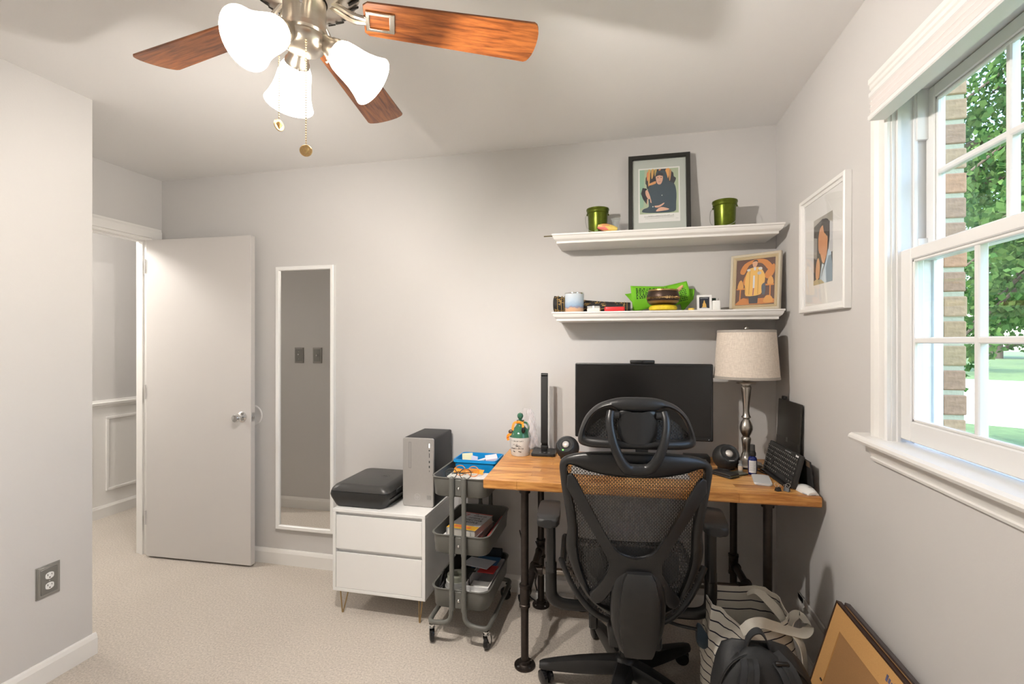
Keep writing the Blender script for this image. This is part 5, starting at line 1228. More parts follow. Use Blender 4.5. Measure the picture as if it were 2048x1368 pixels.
# lower shelf
sc_ = thing('rolled_scarf', 'black and gold patterned scarf roll lying on the lower shelf', 'scarf', (-.15, 2.50, ZL), math.radians(1), local=True)
def pattern_mat():
    m = bpy.data.materials.new('scarf_pattern'); m.use_nodes = True; nt = m.node_tree; bs = nt.nodes['Principled BSDF']; L = nt.links.new
    tc = nt.nodes.new('ShaderNodeTexCoord'); mp = nt.nodes.new('ShaderNodeMapping'); mp.inputs['Scale'].default_value = (26, 26, 40); L(tc.outputs['Object'], mp.inputs[0])
    v = nt.nodes.new('ShaderNodeTexVoronoi'); v.feature = 'DISTANCE_TO_EDGE'; v.inputs['Scale'].default_value = 1.3; L(mp.outputs[0], v.inputs['Vector'])
    n = nt.nodes.new('ShaderNodeTexNoise'); n.inputs['Scale'].default_value = 1.1; L(mp.outputs[0], n.inputs['Vector'])
    r = nt.nodes.new('ShaderNodeValToRGB'); r.color_ramp.elements[0].position = .03; r.color_ramp.elements[0].color = (.42, .26, .08, 1); r.color_ramp.elements[1].position = .10; r.color_ramp.elements[1].color = (.012, .011, .011, 1)
    r2 = nt.nodes.new('ShaderNodeValToRGB'); r2.color_ramp.elements[0].position = .48; r2.color_ramp.elements[0].color = (0, 0, 0, 1); r2.color_ramp.elements[1].position = .56
    mx = nt.nodes.new('ShaderNodeMix'); mx.data_type = 'RGBA'; mx.inputs[6].default_value = (.012, .011, .011, 1)
    L(v.outputs['Distance'], r.inputs[0]); L(n.outputs['Fac'], r2.inputs[0]); L(r2.outputs[0], mx.inputs[0]); L(r.outputs[0], mx.inputs[7]); L(mx.outputs[2], bs.inputs['Base Color']); bs.inputs['Roughness'].default_value = .7
    return m
M_scarf = pattern_mat()
RR = []
for k in range(13):
    t = k/12; x = -.19+.385*t; r = .0455-.020*t-.004*math.sin(PI*t)
    if k == 0: RR.append([Vector((x-.004, r*.75*math.cos(a), r+r*.75*math.sin(a))) for a in [2*PI*j/24 for j in range(24)]])
    RR.append([Vector((x, r*math.cos(a)*(1.0), r+r*math.sin(a))) for a in [2*PI*j/24 for j in range(24)]])
obj('roll', B().rings(RR), M_scarf, sc_)
for x, r in ((-.170, .0456), (-.150, .0447), (-.137, .0442), (.178, .0262), (.165, .0268)):
    obj('gold_stripe', B().tube([(x, r*math.cos(a), r+.0003+r*math.sin(a)) for a in [2*PI*j/28 for j in range(28)]], .0016, 6, closed=True), mat('gold_thread', (.35, .22, .06), .5), sc_)
mg = thing('tumbler', 'steel rimmed tumbler with a blue and peach sky print on the lower shelf', 'tumbler', (-.229, 2.412, ZL), 0, local=True)
def sky_print():
    m = bpy.data.materials.new('sunset_print'); m.use_nodes = True; nt = m.node_tree; bs = nt.nodes['Principled BSDF']; L = nt.links.new
    tc = nt.nodes.new('ShaderNodeTexCoord'); sp_ = nt.nodes.new('ShaderNodeSeparateXYZ'); L(tc.outputs['Object'], sp_.inputs[0])
    n = nt.nodes.new('ShaderNodeTexNoise'); n.inputs['Scale'].default_value = 45; n.inputs['Detail'].default_value = 4; L(tc.outputs['Object'], n.inputs['Vector'])
    ad = nt.nodes.new('ShaderNodeMath'); ad.operation = 'MULTIPLY_ADD'; ad.inputs[1].default_value = .025; L(n.outputs['Fac'], ad.inputs[0]); L(sp_.outputs['Z'], ad.inputs[2])
    ml = nt.nodes.new('ShaderNodeMath'); ml.operation = 'MULTIPLY'; ml.inputs[1].default_value = 9.0; L(ad.outputs[0], ml.inputs[0])
    r = nt.nodes.new('ShaderNodeValToRGB'); e = r.color_ramp.elements; e[0].position = .0; e[0].color = (.62, .36, .22, 1); e[1].position = 1; e[1].color = (.62, .66, .70, 1)
    for p, c in ((.26, (.70, .44, .28)), (.32, (.30, .28, .36)), (.38, (.30, .44, .62)), (.6, (.50, .60, .70))): q = e.new(p); q.color = (*c, 1)
    L(ml.outputs[0], r.inputs[0]); L(r.outputs[0], bs.inputs['Base Color']); bs.inputs['Roughness'].default_value = .12; return m
obj('cup', B().lathe([(.001, 0), (.044, 0), (.046, .003), (.0475, .086), (.0475, .090)], 36), sky_print(), mg)
obj('steel_rim', B().lathe([(.0476, .089), (.0485, .092), (.0475, .096), (.0455, .096), (.044, .09), (.042, .01), (.001, .008)], 36), M_chrome, mg)
wb = thing('small_box', 'little white hinged box next to the tumbler', 'box', (-.133, 2.402, ZL), 0, local=True)
obj('box_body', B().box(-.031, .031, -.018, .018, 0, .018, .002, 1), mat('box_cream', (.74, .71, .66), .4), wb); obj('lid', B().box(-.031, .031, -.018, .018, .0185, .027, .002, 1), film('lid_clear', (.8, .8, .78), .5), wb)
obj('clasp', B().box(-.005, .005, -.0195, -.017, .008, .028, .001, 1), M_white, wb)
rt = tag(obj('red_tin', B().prism(rrect(.049, .022, .012, 4), lambda u, v, w: (u, v, w), 0, .022, .004, 2), mat('red_enamel', (.68, .03, .035), .35)), 'low red oval tin lying before the scarf', 'tin'); rt.location = (-.032, 2.405, ZL)
pf = thing('prayer_flags', 'bright green printed cloth folded behind the singing bowl', 'cloth', (.19, 2.55, ZL), 0, local=True)
M_green = mat('lime_cloth', (.17, .52, .012), .7)
def sheet(name, pts, y, curl, label=None):
    b = B(); P = [Vector((x-.19, 0, z-ZL)) for x, z in pts]
    def f(u, v):
        p = P[0].lerp(P[1], u).lerp(P[3].lerp(P[2], u), v)
        return Vector((p.x, y-.02+curl*math.sin(PI*v)+.006*math.sin(3*u+2*v), p.z))
    b.grid(f, 14, 10); o = obj(name, b, M_green, pf); md = o.modifiers.new('cloth', 'SOLIDIFY'); md.thickness = .0012; return o, f
s1, f1 = sheet('fold', [(.046, 1.661), (.225, 1.654), (.215, 1.565), (.058, 1.526)], -.010, -.022)
s2, f2 = sheet('fold', [(.205, 1.655), (.318, 1.679), (.338, 1.575), (.245, 1.555)], -.003, -.018)
sheet('fold', [(.018, 1.622), (.075, 1.630), (.085, 1.545), (.045, 1.590)], .012, -.006)
sheet('fold', [(.27, 1.640), (.357, 1.642), (.352, 1.590), (.300, 1.526)], .014, -.008)
b = B(); random.seed(5)
for f, (ua, ub, va, vb) in ((f1, (.14, .95, .10, .52)), (f2, (.30, .86, .30, .88))):
    for r_ in range(7):
        v = va+(vb-va)*r_/6.5; u = ua
        while u < ub:
            w = random.uniform(.02, .07); q = [f(u, v), f(min(ub, u+w), v), f(min(ub, u+w), v+.045), f(u, v+.045)]
            b.add([p+Vector((0, -.0016, 0)) for p in q], [(0, 1, 2, 3)]); u += w+random.uniform(.015, .05)
obj('block_print', b, mat('print_darkgreen', (.012, .05, .004), .7), pf, smooth=False, kind='stuff')
cu_ = tag(obj('bowl_cushion', B().lathe([(.001, 0), (.055, 0), (.064, .005), (.066, .013), (.062, .022), (.052, .027), (.001, .027)], 32), mat('yellow_brocade', (.80, .56, .02), .6, noise=.35, scale=60)), 'round yellow cushion under the singing bowl', 'cushion'); cu_.location = (.196, 2.42, ZL)
sb_ = thing('singing_bowl', 'dark bronze singing bowl with an etched gold band', 'bowl', (.196, 2.42, ZL+.0276), 0, local=True)
M_bronze = mat('dark_bronze', (.055, .032, .022), .38, .6, noise=.3, scale=30); M_gold = mat('worn_gold', (.36, .23, .09), .35, .8, noise=.3, scale=60)
obj('bowl_wall', B().lathe([(.001, 0), (.045, 0), (.060, .004), (.072, .016), (.0765, .032), (.0755, .048), (.071, .060), (.069, .066)], 44), M_bronze, sb_)
obj('rim', B().lathe([(.069, .0655), (.0705, .067), (.070, .073), (.0655, .073), (.066, .06), (.070, .035), (.05, .008), (.001, .007)], 44), M_gold, sb_)
obj('foot_band', B().lathe([(.0650, .0085), (.0700, .0130), (.0745, .019), (.0735, .0185), (.0690, .0125), (.0650, .0085)], 44), M_gold, sb_)
b = B(); random.seed(9)
for k in range(34):
    a = -PI/2+(k-17)*.085; h = random.uniform(.006, .013); r = .0775
    b.tube([(r*math.cos(a+d), r*math.sin(a+d), .033+e) for d, e in ((-.02, -h*.5), (.0, h*.5), (.02, -h*.3), (.026, h*.4))], .0011, 5)
obj('etched_band', b, M_gold, sb_, kind='stuff')
ml_ = thing('bowl_mallet', 'wooden mallet resting in the singing bowl', 'mallet', (.225, 2.42, ZL+.0276+.0085), 0, local=True)
obj('handle', B().tube([(-.02, 0, .008), (.02, 0, .045), (.045, 0, .068), (.062, .0, .084)], [.007, .0075, .009, .006], 12), mat('mallet_wood', (.62, .36, .19), .5), ml_)
yb_ = tag(obj('yellow_token', B().lathe([(.001, 0), (.013, 0), (.0135, .002), (.0135, .008), (.012, .010), (.001, .010)], 20), mat('token_yellow', (.85, .58, .10), .5)), 'small flat yellow token right of the bowl', 'token'); yb_.location = (.322, 2.395, ZL)
sf = thing('small_framed_card', 'little white frame holding a dark card with a gold figure', 'picture', (.386, 2.432, ZL), math.radians(2), local=True)
MS = RX(-5) @ T3((0, 0, .0375))
frame_bars(.0335, .037, .0105, [(0, .006), (0, -.005), (.1, -.006), (.9, -.006), (1, -.004), (1, .006)], M_white, sf, MS)
gd = (.70, .42, .10)
printed('card_print', sf, [((.015, .018, .03), [(-.024, -.028), (.024, -.028), (.024, .028), (-.024, .028)]), (gd, [(-.010, -.022), (.010, -.022), (.007, -.013), (.008, -.006), (.004, -.001), (.003, .006), (.0, .014), (-.003, .006), (-.004, -.001), (-.008, -.006), (-.007, -.013)]), ((.55, .55, .55), [(-.013, -.0245), (.013, -.0245), (.013, -.0225), (-.013, -.0225)])]+[((.6, .6, .6), [(x, .0185+.003*math.cos(x*60)), (x+.003, .0185+.003*math.cos(x*60)), (x+.003, .0205+.003*math.cos(x*60)), (x, .0205+.003*math.cos(x*60))]) for x in (-.018, -.0135, -.009, -.0045, 0, .0045, .009, .0135)], -.0005, MS)
b = B(); b.T = MS; b.box(-.024, .024, -.0002, .004, -.028, .028); obj('card_backing', b, M_black, sf, smooth=False)
cd_ = thing('white_candle', 'white glass candle jar next to the small white frame', 'candle', (.438, 2.430, ZL), 0, local=True)
obj('jar', B().prism(rrect(.0175, .0175, .006, 4), lambda u, v, w: (u, v, w), 0, .046, .003, 2), mat('opal_white', (.88, .88, .86), .2), cd_); obj('wick', B().cyl((.009, 0, .046), (.0095, 0, .057), .0008, n=6), M_black, cd_)
gc = tag(obj('green_box', B().box(-.014, .014, -.010, .010, 0, .062, .002, 1), mat('dark_green_box', (.01, .035, .018), .5)), 'dark green box half hidden behind the candle', 'box'); gc.location = (.430, 2.475, ZL)
# gold framed portrait in the corner of the lower shelf, turned towards the room
gf = thing('gold_framed_portrait', 'gold framed picture of a standing figure in a yellow robe', 'picture', (.611, 2.462, ZL), math.radians(-33), local=True)
MG = RX(-6) @ T3((0, 0, .1365))
M_gf = mat('champagne_gold', (.66, .55, .36), .35, .35); M_gf2 = mat('pale_gold', (.70, .64, .52), .38, .3)
frame_bars(.112, .1355, .0125, [(0, .012), (0, -.010), (.2, -.014), (.8, -.010), (1, -.006), (1, .012)], M_gf2, gf, MG, 'outer_frame_bar')
frame_bars(.100, .1235, .0135, [(0, .010), (0, -.008), (.3, -.011), (.8, -.006), (1, -.003), (1, .010)], M_gf, gf, MG, 'inner_frame_bar')
br_, ob_, yl_ = (.10, .045, .03), (.55, .20, .04), (.72, .42, .10)
X_, Z_ = .0865, .110
printed('portrait_print', gf, [(br_, [(-X_, -Z_), (X_, -Z_), (X_, Z_), (-X_, Z_)]),
    (ob_, spl2([(-.07, .05), (-.05, .09), (0, .108), (.05, .1), (.08, .06), (.06, .05), (.03, .085), (0, .09), (-.03, .08), (-.05, .04)], 3)), (ob_, spl2([(.04, .03), (.08, .08), (.083, .04), (.06, .01)], 3)), (ob_, spl2([(-.055, .0), (-.03, .06), (-.02, .03), (-.03, -.02)], 3)),
    (ob_, [(-.083, -.035), (-.045, -.035), (-.045, -.028), (-.083, -.028)]), ((.62, .30, .07), spl2([(-.078, -.028), (-.052, -.028), (-.056, .0), (-.064, .012), (-.074, 0)], 3)), (ob_, [(-.070, -.09), (-.064, -.09), (-.062, -.035), (-.068, -.035)]),
    (ob_, [(.045, -.022), (.083, -.022), (.083, -.014), (.045, -.014)]), ((.62, .30, .07), spl2([(.055, -.014), (.08, -.014), (.078, .01), (.068, .022), (.058, .01)], 3)), (ob_, [(.064, -.09), (.070, -.09), (.070, -.022), (.064, -.022)]),
    ((.50, .18, .04), spl2([(-.083, -.10), (-.05, -.075), (-.02, -.09), (.03, -.08), (.083, -.085), (.083, -.105), (-.083, -.108)], 3)), ((.60, .28, .06), spl2([(.04, -.1), (.05, -.07), (.072, -.072), (.08, -.1)], 3)),
    ((.035, .03, .035), [(-.024, -.104), (.014, -.104), (.016, -.055), (-.028, -.055)]),
    (yl_, spl2([(-.024, .066), (.014, .070), (.034, .05), (.044, .02), (.040, -.02), (.030, -.03), (.026, -.062), (-.040, -.066), (-.038, -.03), (-.046, -.01), (-.042, .03), (-.034, .055)], 3)),
    ((.62, .64, .68), [(-.009, .03), (-.001, .03), (-.001, -.03), (-.009, -.03)]), ((.30, .12, .14), [(-.008, -.03), (-.003, -.03), (-.005, -.065), (-.010, -.065)]), ((.50, .28, .06), [(-.026, .06), (-.022, .06), (-.024, -.06), (-.028, -.06)]), ((.5, .28, .06), [(.012, .06), (.016, .06), (.016, -.06), (.012, -.06)]),
    ((.62, .60, .55), ell(-.030, .058, .008, .006)), ((.62, .60, .55), ell(.022, .062, .009, .007)), ((.45, .45, .45), ell(.018, .040, .009, .008)),
    ((.62, .34, .20), spl2([(-.012, .098), (.006, .100), (.009, .085), (.002, .070), (-.008, .070), (-.013, .084)], 3)), (hair, spl2([(-.014, .094), (-.006, .104), (.007, .104), (.011, .093), (.004, .098), (-.008, .097)], 3)),
    ((.62, .62, .64), [(-.008, .070), (.004, .070), (.002, .055), (-.006, .055)]), ((.08, .09, .11), spl2([(.030, -.02), (.046, -.01), (.046, -.06), (.034, -.062)], 3))], -.0012, MG)
b = B(); b.T = MG; b.box(-.088, .088, -.001, .006, -.111, .111); obj('back_board', b, mat('board_brown', (.2, .14, .09), .8), gf, smooth=False)
# ================================================================== THINGS ON THE FLOOR AT RIGHT
# floor register in the right wall
vr = thing('wall_register', 'off-white slatted air register low on the right wall', 'vent', (XR-.0005, 2.11, .10))
vy0, vy1, vz0, vz1 = 1.962, 2.262, .096, .314
M_reg = mat('register_paint', (.66, .64, .61), .45)
b = B()
for (ya, yb, za, zb) in ((vy0, vy1, vz1-.026, vz1), (vy0, vy1, vz0, vz0+.026), (vy0, vy0+.030, vz0, vz1), (vy1-.062, vy1, vz0, vz1)): b.box(XR-.008, XR-.0005, ya, yb, za, zb, .002, 1)
obj('frame', b, M_reg, vr, ang=30)
obj('duct', B().box(XR-.0030, XR-.0006, vy0+.028, vy1-.06, vz0+.024, vz1-.024), M_dark, vr)
k = 0; z = vz0+.030
sl = B(); sl.T = RY(-40); sl.box(-.0068, .0068, -(vy1-vy0-.092)/2, (vy1-vy0-.092)/2, -.0008, .0008); slm = sl.mesh('slat', M_reg, False)
while z < vz1-.028:
    put('slat', slm, vr, T3((XR-.0065, (vy0+.030+vy1-.062)/2, z))); z += .0128
b = B()
for dy in (.018, .030, .042): b.box(XR-.0095, XR-.0075, vy1-dy-.003, vy1-dy, vz0+.03, vz1-.03, .0008, 1)
obj('pressed_ribs', b, M_reg, vr)

# canvas tote with stripes
def stripe_mat():
    m = bpy.data.materials.new('striped_canvas'); m.use_nodes = True; nt = m.node_tree; bs = nt.nodes['Principled BSDF']; L = nt.links.new
    uv = nt.nodes.new('ShaderNodeAttribute'); uv.attribute_name = 'cloth'; sp_ = nt.nodes.new('ShaderNodeSeparateXYZ'); L(uv.outputs['Vector'], sp_.inputs[0])
    a = nt.nodes.new('ShaderNodeMath'); a.operation = 'MULTIPLY'; a.inputs[1].default_value = 1/.0285; L(sp_.outputs['Y'], a.inputs[0])
    f = nt.nodes.new('ShaderNodeMath'); f.operation = 'FRACT'; L(a.outputs[0], f.inputs[0])
    g = nt.nodes.new('ShaderNodeMath'); g.operation = 'LESS_THAN'; g.inputs[1].default_value = .14; L(f.outputs[0], g.inputs[0])
    lo_ = nt.nodes.new('ShaderNodeMath'); lo_.operation = 'LESS_THAN'; lo_.inputs[1].default_value = .115; L(sp_.outputs['Y'], lo_.inputs[0])
    n = nt.nodes.new('ShaderNodeTexNoise'); n.inputs['Scale'].default_value = 500
    r = nt.nodes.new('ShaderNodeMix'); r.data_type = 'RGBA'; r.inputs[6].default_value = (.54, .51, .45, 1); r.inputs[7].default_value = (.70, .67, .60, 1); L(n.outputs['Fac'], r.inputs[0])
    mx = nt.nodes.new('ShaderNodeMix'); mx.data_type = 'RGBA'; mx.inputs[7].default_value = (.022, .022, .035, 1); L(g.outputs[0], mx.inputs[0]); L(r.outputs[2], mx.inputs[6])
    m2 = nt.nodes.new('ShaderNodeMix'); m2.data_type = 'RGBA'; m2.inputs[7].default_value = (.012, .075, .24, 1); L(lo_.outputs[0], m2.inputs[0]); L(mx.outputs[2], m2.inputs[6])
    L(m2.outputs[2], bs.inputs['Base Color']); bs.inputs['Roughness'].default_value = .9; return m
M_stripe = stripe_mat(); M_canvas = mat('canvas_webbing', (.62, .59, .52), .85, noise=.08, scale=400)
tt = thing('tote_bag', 'cream canvas tote bag with dark stripes beside the desk leg', 'bag', (.445, 1.86, .0008), math.radians(10), local=True)
NB = 40; HT = .40
def tote_ring(v, inner=0.0):
    out = []
    for k in range(NB):
        a = 2*PI*k/NB; ca, sa = math.cos(a), math.sin(a)
        hx = .135+.020*math.sin(PI*v)-inner; hy = .085+.015*math.sin(PI*v*.8)-.020*v**2-inner
        x = hx*math.copysign(abs(ca)**.62, ca); y = hy*math.copysign(abs(sa)**.62, sa)
        front = max(0, -sa); side = max(0, ca)
        z = HT*v
        if v > 0:
            z += v**3*(.060*math.sin(1.4*a+.4)*.5+(.075*max(0, -ca)-.045*front*(1-abs(ca))-.03*side*front)+.035*max(0, sa))
        wr = .006*math.sin(5*a+7*v)+.004*math.sin(11*a-9*v)
        out.append(Vector((x+wr+.02*v*(-ca)*.0, y+wr*.8+.02*v, max(0, z))))
    return out
lv_ = [i/16 for i in range(17)]
RRo = [tote_ring(v) for v in lv_]; RRi = [tote_ring(v, .004) for v in reversed(lv_[4:])]
bb = B(); bb.rings(RRo+RRi, (True, True))
tme = bb.mesh('canvas_body', M_stripe, True, 60)
at_ = tme.attributes.new('cloth', 'FLOAT_VECTOR', 'POINT')
vals = []
for v in lv_: vals += [(0, .04+HT*v*1.0, 0)]*NB
for v in reversed(lv_[4:]): vals += [(0, .0285*round(HT*v/.0285)+.15+.012, 0)]*NB
at_.data.foreach_set('vector', [c for p in vals for c in p])
obj('canvas_body', tme, M_stripe, tt, kind=None)
hf = spline([(-.058, -.078, .385), (-.040, -.100, .420), (.0, -.092, .425), (.06, -.060, .395), (.12, -.050, .375), (.165, -.045, .365), (.195, -.020, .375), (.185, .020, .395), (.150, .005, .385), (.115, -.035, .345)], 7)
ww = [Vector((.1, .3, 1)).lerp(Vector((.3, .95, .3)), min(1, i/len(hf)*1.6)) for i in range(len(hf))]
obj('handle_strap', B().strip(hf, ww, .034, .003), M_canvas, tt, ang=70)
hb = spline([(.035, .100, .43), (.065, .085, .445), (.10, .055, .415), (.125, .02, .385), (.135, .0, .36)], 7)
obj('handle_strap', B().strip(hb, (.5, .6, .5), .036, .003), M_canvas, tt, ang=70)
hd = spline([(.128, -.05, .37), (.150, -.066, .33), (.158, -.070, .25), (.150, -.070, .19)], 7)
obj('handle_strap', B().strip(hd, (.75, .6, .0), .034, .003), M_canvas, tt, ang=70)
nb_ = tag(obj('folded_fabric', B().rings([[Vector((x, y, z+.008*math.sin(9*x))) for x, y in rrect(.095-.02*i, .055-.015*i, .03, 4)] for i, z in enumerate((.0, .08, .16, .20))]), mat('dark_plaid', (.035, .04, .05), .85, noise=.5, scale=45)), 'dark patterned fabric stuffed inside the tote bag', 'fabric')
nb_.location = (.455, 1.872, .13); nb_.rotation_euler = (0, 0, math.radians(10))

# backpack
bpk = thing('backpack', 'black nylon backpack standing in front of the tote bag', 'backpack', (.410, 1.562, .0008), math.radians(6), local=True)
M_nylon = mat('black_nylon', (.012, .0125, .014), .6, noise=.25, scale=500, bump=.1)
def bp_ring(z, hx, hy, yo=0, xo=0): 
    return [Vector((xo+hx*math.copysign(abs(math.cos(a))**.5, math.cos(a)), yo+hy*math.copysign(abs(math.sin(a))**.55, math.sin(a)), z+.012*math.sin(3*a)*(z > .35))) for a in [2*PI*k/36 for k in range(36)]]
obj('main_compartment', B().rings([bp_ring(0, .120, .070), bp_ring(.01, .130, .080), bp_ring(.12, .142, .088), bp_ring(.26, .145, .084), bp_ring(.34, .140, .076), bp_ring(.40, .126, .062, .004), bp_ring(.44, .100, .044, .008, -.012), bp_ring(.458, .062, .024, .010, -.02), bp_ring(.462, .02, .008, .01, -.025)]), M_nylon, bpk, ang=70)
obj('front_pocket', B().rings([bp_ring(.02, .105, .030, -.075), bp_ring(.06, .118, .040, -.080), bp_ring(.20, .118, .038, -.078), bp_ring(.27, .108, .028, -.070), bp_ring(.29, .08, .012, -.066)]), M_nylon, bpk, ang=70)
obj('mesh_panel', B().grid(lambda u, v: Vector((-.055+u*.125, -.084-.006*math.sin(PI*u)-.003*math.sin(PI*v)-.0*v, .295+.075*v+.0*u)), 12, 8), mesh_fabric('pack_mesh', (.09, .088, .085), .004, .004, .0009), bpk)
M_web = mat('black_webbing', (.020, .021, .024), .7)
for xa in (-.068, .060):
    o = obj('shoulder_strap', B().strip(spline([(xa*.55-.01, -.012, .452), (xa*.8, -.058, .430), (xa*1.05, -.086, .370), (xa*1.2, -.104, .28), (xa*1.2, -.128, .20)], 7), (1, -.05, .1), .048, .008), M_web, bpk, ang=60)
    obj('strap_seam', B().strip(spline([(xa*.55-.01, -.018, .455), (xa*.8, -.064, .433), (xa*1.05, -.092, .372), (xa*1.2, -.110, .282)], 7), (1, -.05, .1), .014, .002), M_black, o, ang=60)
obj('grab_loop', B().strip(spline([(-.042, .006, .435), (-.044, .0, .478), (-.028, -.004, .508), (-.006, -.004, .512), (.014, .0, .480), (.022, .006, .440)], 7), (.1, 1, .2), .024, .004), M_web, bpk, ang=70)
obj('zip_line', B().tube(spline([(-.136, -.030, .33), (-.120, -.036, .395), (-.085, -.034, .44), (-.02, -.022, .458), (.055, -.030, .44), (.108, -.038, .395), (.135, -.034, .32)], 8), .0032, 7), M_black, bpk)
obj('buckle', B().box(.018, .055, -.052, -.040, .442, .452, .002, 1), M_black, bpk)
obj('care_label', B().box(.085, .112, -.0955, -.0945, .345, .368, .0003, 1), mat('label_olive', (.14, .12, .07), .7), bpk)

# framed boards leaning against the right wall, backs to the room
def lean_board(label, X0, Y1, Y0, H_, lean, m_back, m_panel, m_frame, th, detail):
    t = thing('leaning_frame', label, 'picture frame', (X0, (Y0+Y1)/2, .0008), math.radians(-90), local=True)   # local x -> -Y ... faces -X
    Lx = (Y1-Y0)/2; MM = RX(-lean)
    b = B(); b.T = MM
    for (xa, xb, za, zb) in ((-Lx, Lx, 0, .006), (-Lx, Lx, H_-.006, H_), (-Lx, -Lx+.006, .006, H_-.006), (Lx-.006, Lx, .006, H_-.006)): b.box(xa, xb, 0, th, za, zb)
    obj('frame_moulding', b, m_frame, t, smooth=False)
    b = B(); b.T = MM; w = .062
    for (xa, xb, za, zb) in ((-Lx+.006, Lx-.006, .006, .006+w), (-Lx+.006, Lx-.006, H_-.006-w, H_-.006), (-Lx+.006, -Lx+.006+w, .006+w, H_-.006-w), (Lx-.006-w, Lx-.006, .006+w, H_-.006-w)): b.box(xa, xb, .0015, th-.002, za, zb)
    obj('backing_rail', b, m_back, t, smooth=False)
    b = B(); b.T = MM; b.box(-Lx+.066, Lx-.066, .0045, th-.004, .066, H_-.066); obj('backing_panel', b, m_panel, t, smooth=False)
    if detail:
        for z in (.15, .30):
            b = B(); b.T = MM; b.box(-Lx+.052, -Lx+.064, -.0006, .002, z, z+.006, .0005, 1); obj('turn_tab', b, M_black, t)
        b = B(); b.T = MM @ T3((-Lx+.36, .0010, H_-.036)) @ RX(90)
        [b.box(-.035+.012*k, -.027+.012*k, -.008+.002*(k % 2), .009-.003*(k % 3), -.0002, .0004) for k in range(6)]; obj('maker_stamp', b, mat('stamp_ink', (.12, .12, .22), .7), t, smooth=False)
    return t
M_mdf = mat('mdf_light', (.60, .335, .12), .75, noise=.12, scale=300); M_mdf2 = mat('mdf_brown', (.36, .19, .075), .8, noise=.12, scale=300)
lean_board('large frame leaning face to the wall, its tan backing showing', .540, 1.782, 1.02, .5445, 16.2, M_mdf, M_mdf2, mat('frame_walnut', (.045, .02, .012), .4), .016, True)
lean_board('dark frame hidden behind the tan backed frame', .5575, 1.765, 1.03, .548, 16.2, M_mdf2, M_mdf2, mat('frame_slate', (.060, .045, .042), .4), .016, False)

# cables and adapters under the desk
ps = thing('power_strip', 'white power strip lying at the back wall under the desk', 'power strip', (-.36, 2.542, .0008), 0, local=True)
obj('strip_body', B().box(-.12, .12, -.020, .022, 0, .035, .005), M_white, ps)
for x in (-.075, -.025, .025): obj('socket', B().box(x-.013, x+.013, -.011, .013, .0345, .0358, .0005, 1), mat('socket_grey', (.5, .5, .5), .5), ps)
ad_ = tag(obj('power_adapter', B().box(-.028, .028, -.02, .02, 0, .028, .005), M_black), 'black power brick on the carpet behind the cart', 'adapter'); ad_.location = (-.505, 2.50, .0008); ad_.rotation_euler = (0, 0, .4)
cable('black_cable', 'black cable drooping from behind the cart to the floor', [(-.535, 2.535, .36), (-.52, 2.53, .30), (-.50, 2.525, .20), (-.49, 2.52, .10), (-.478, 2.512, .032), (-.46, 2.52, .004), (-.42, 2.49, .004)], .003, None, 'cables under the desk')
cable('black_cable', 'black cable looping beside the left rear desk leg', [(-.45, 2.555, .30), (-.435, 2.55, .26), (-.425, 2.552, .20), (-.44, 2.552, .13), (-.452, 2.55, .08), (-.44, 2.552, .03), (-.43, 2.548, .004), (-.41, 2.535, .004)], .003, None, 'cables under the desk')
cable('black_cable', 'black cable trailing on the carpet under the desk', [(-.25, 2.51, .004), (-.20, 2.46, .004), (-.12, 2.50, .004), (-.05, 2.52, .004), (0.04, 2.49, .004)], .003, None, 'cables under the desk')
# ================================================================== OUTSIDE
GZ = -.6
def ground_mat(name, c, n=.3, sc=3):
    return mat(name, c, .95, noise=n, scale=sc)
lawn = struct('ground_lawn', B().grid(lambda u, v: Vector((1.0+u*110, -30+v*150, GZ-.004*(u*60)*.0)), 8, 8), ground_mat('lawn_grass', (.075, .12, .038), .5, 6))
# paved street crossing the view
def on_dir(d, s):  # d along the view (57 degrees), s across
    a = math.radians(57.6); return Vector((math.cos(a)*d+math.sin(a)*s, math.sin(a)*d-math.cos(a)*s, 0))
b = B(); q = [on_dir(17.0, -30), on_dir(15.0, 30), on_dir(34, 30), on_dir(36, -30)]
b.add([(p.x, p.y, GZ+.01) for p in q]+[(p.x, p.y, GZ-.02) for p in q], [(0, 1, 2, 3), (4, 7, 6, 5), (0, 4, 5, 1), (1, 5, 6, 2), (2, 6, 7, 3), (3, 7, 4, 0)])
struct('street', b, mat('asphalt', (.42, .41, .40), .9, noise=.15, scale=12))
M_bark = mat('bark', (.10, .075, .055), .9, noise=.4, scale=14, bump=.8)
def leaf_mat(name, c1, c2):
    m = bpy.data.materials.new(name); m.use_nodes = True; nt = m.node_tree; nt.nodes.clear(); L = nt.links.new
    o = nt.nodes.new('ShaderNodeOutputMaterial'); d = nt.nodes.new('ShaderNodeBsdfDiffuse'); t = nt.nodes.new('ShaderNodeBsdfTranslucent'); mx = nt.nodes.new('ShaderNodeMixShader')
    g = nt.nodes.new('ShaderNodeNewGeometry'); r = nt.nodes.new('ShaderNodeMix'); r.data_type = 'RGBA'
    r.inputs[6].default_value = (*c1, 1); r.inputs[7].default_value = (*c2, 1)
    L(g.outputs['Random Per Island'], r.inputs[0]); L(r.outputs[2], d.inputs[0]); L(r.outputs[2], t.inputs[0]); mx.inputs[0].default_value = .45
    L(d.outputs[0], mx.inputs[1]); L(t.outputs[0], mx.inputs[2]); L(mx.outputs[0], o.inputs[0]); return m
M_leafA = leaf_mat('leaf_maple', (.045, .115, .035), (.15, .245, .075))
M_leafB = leaf_mat('leaf_far', (.04, .105, .04), (.125, .20, .08))
import numpy as np
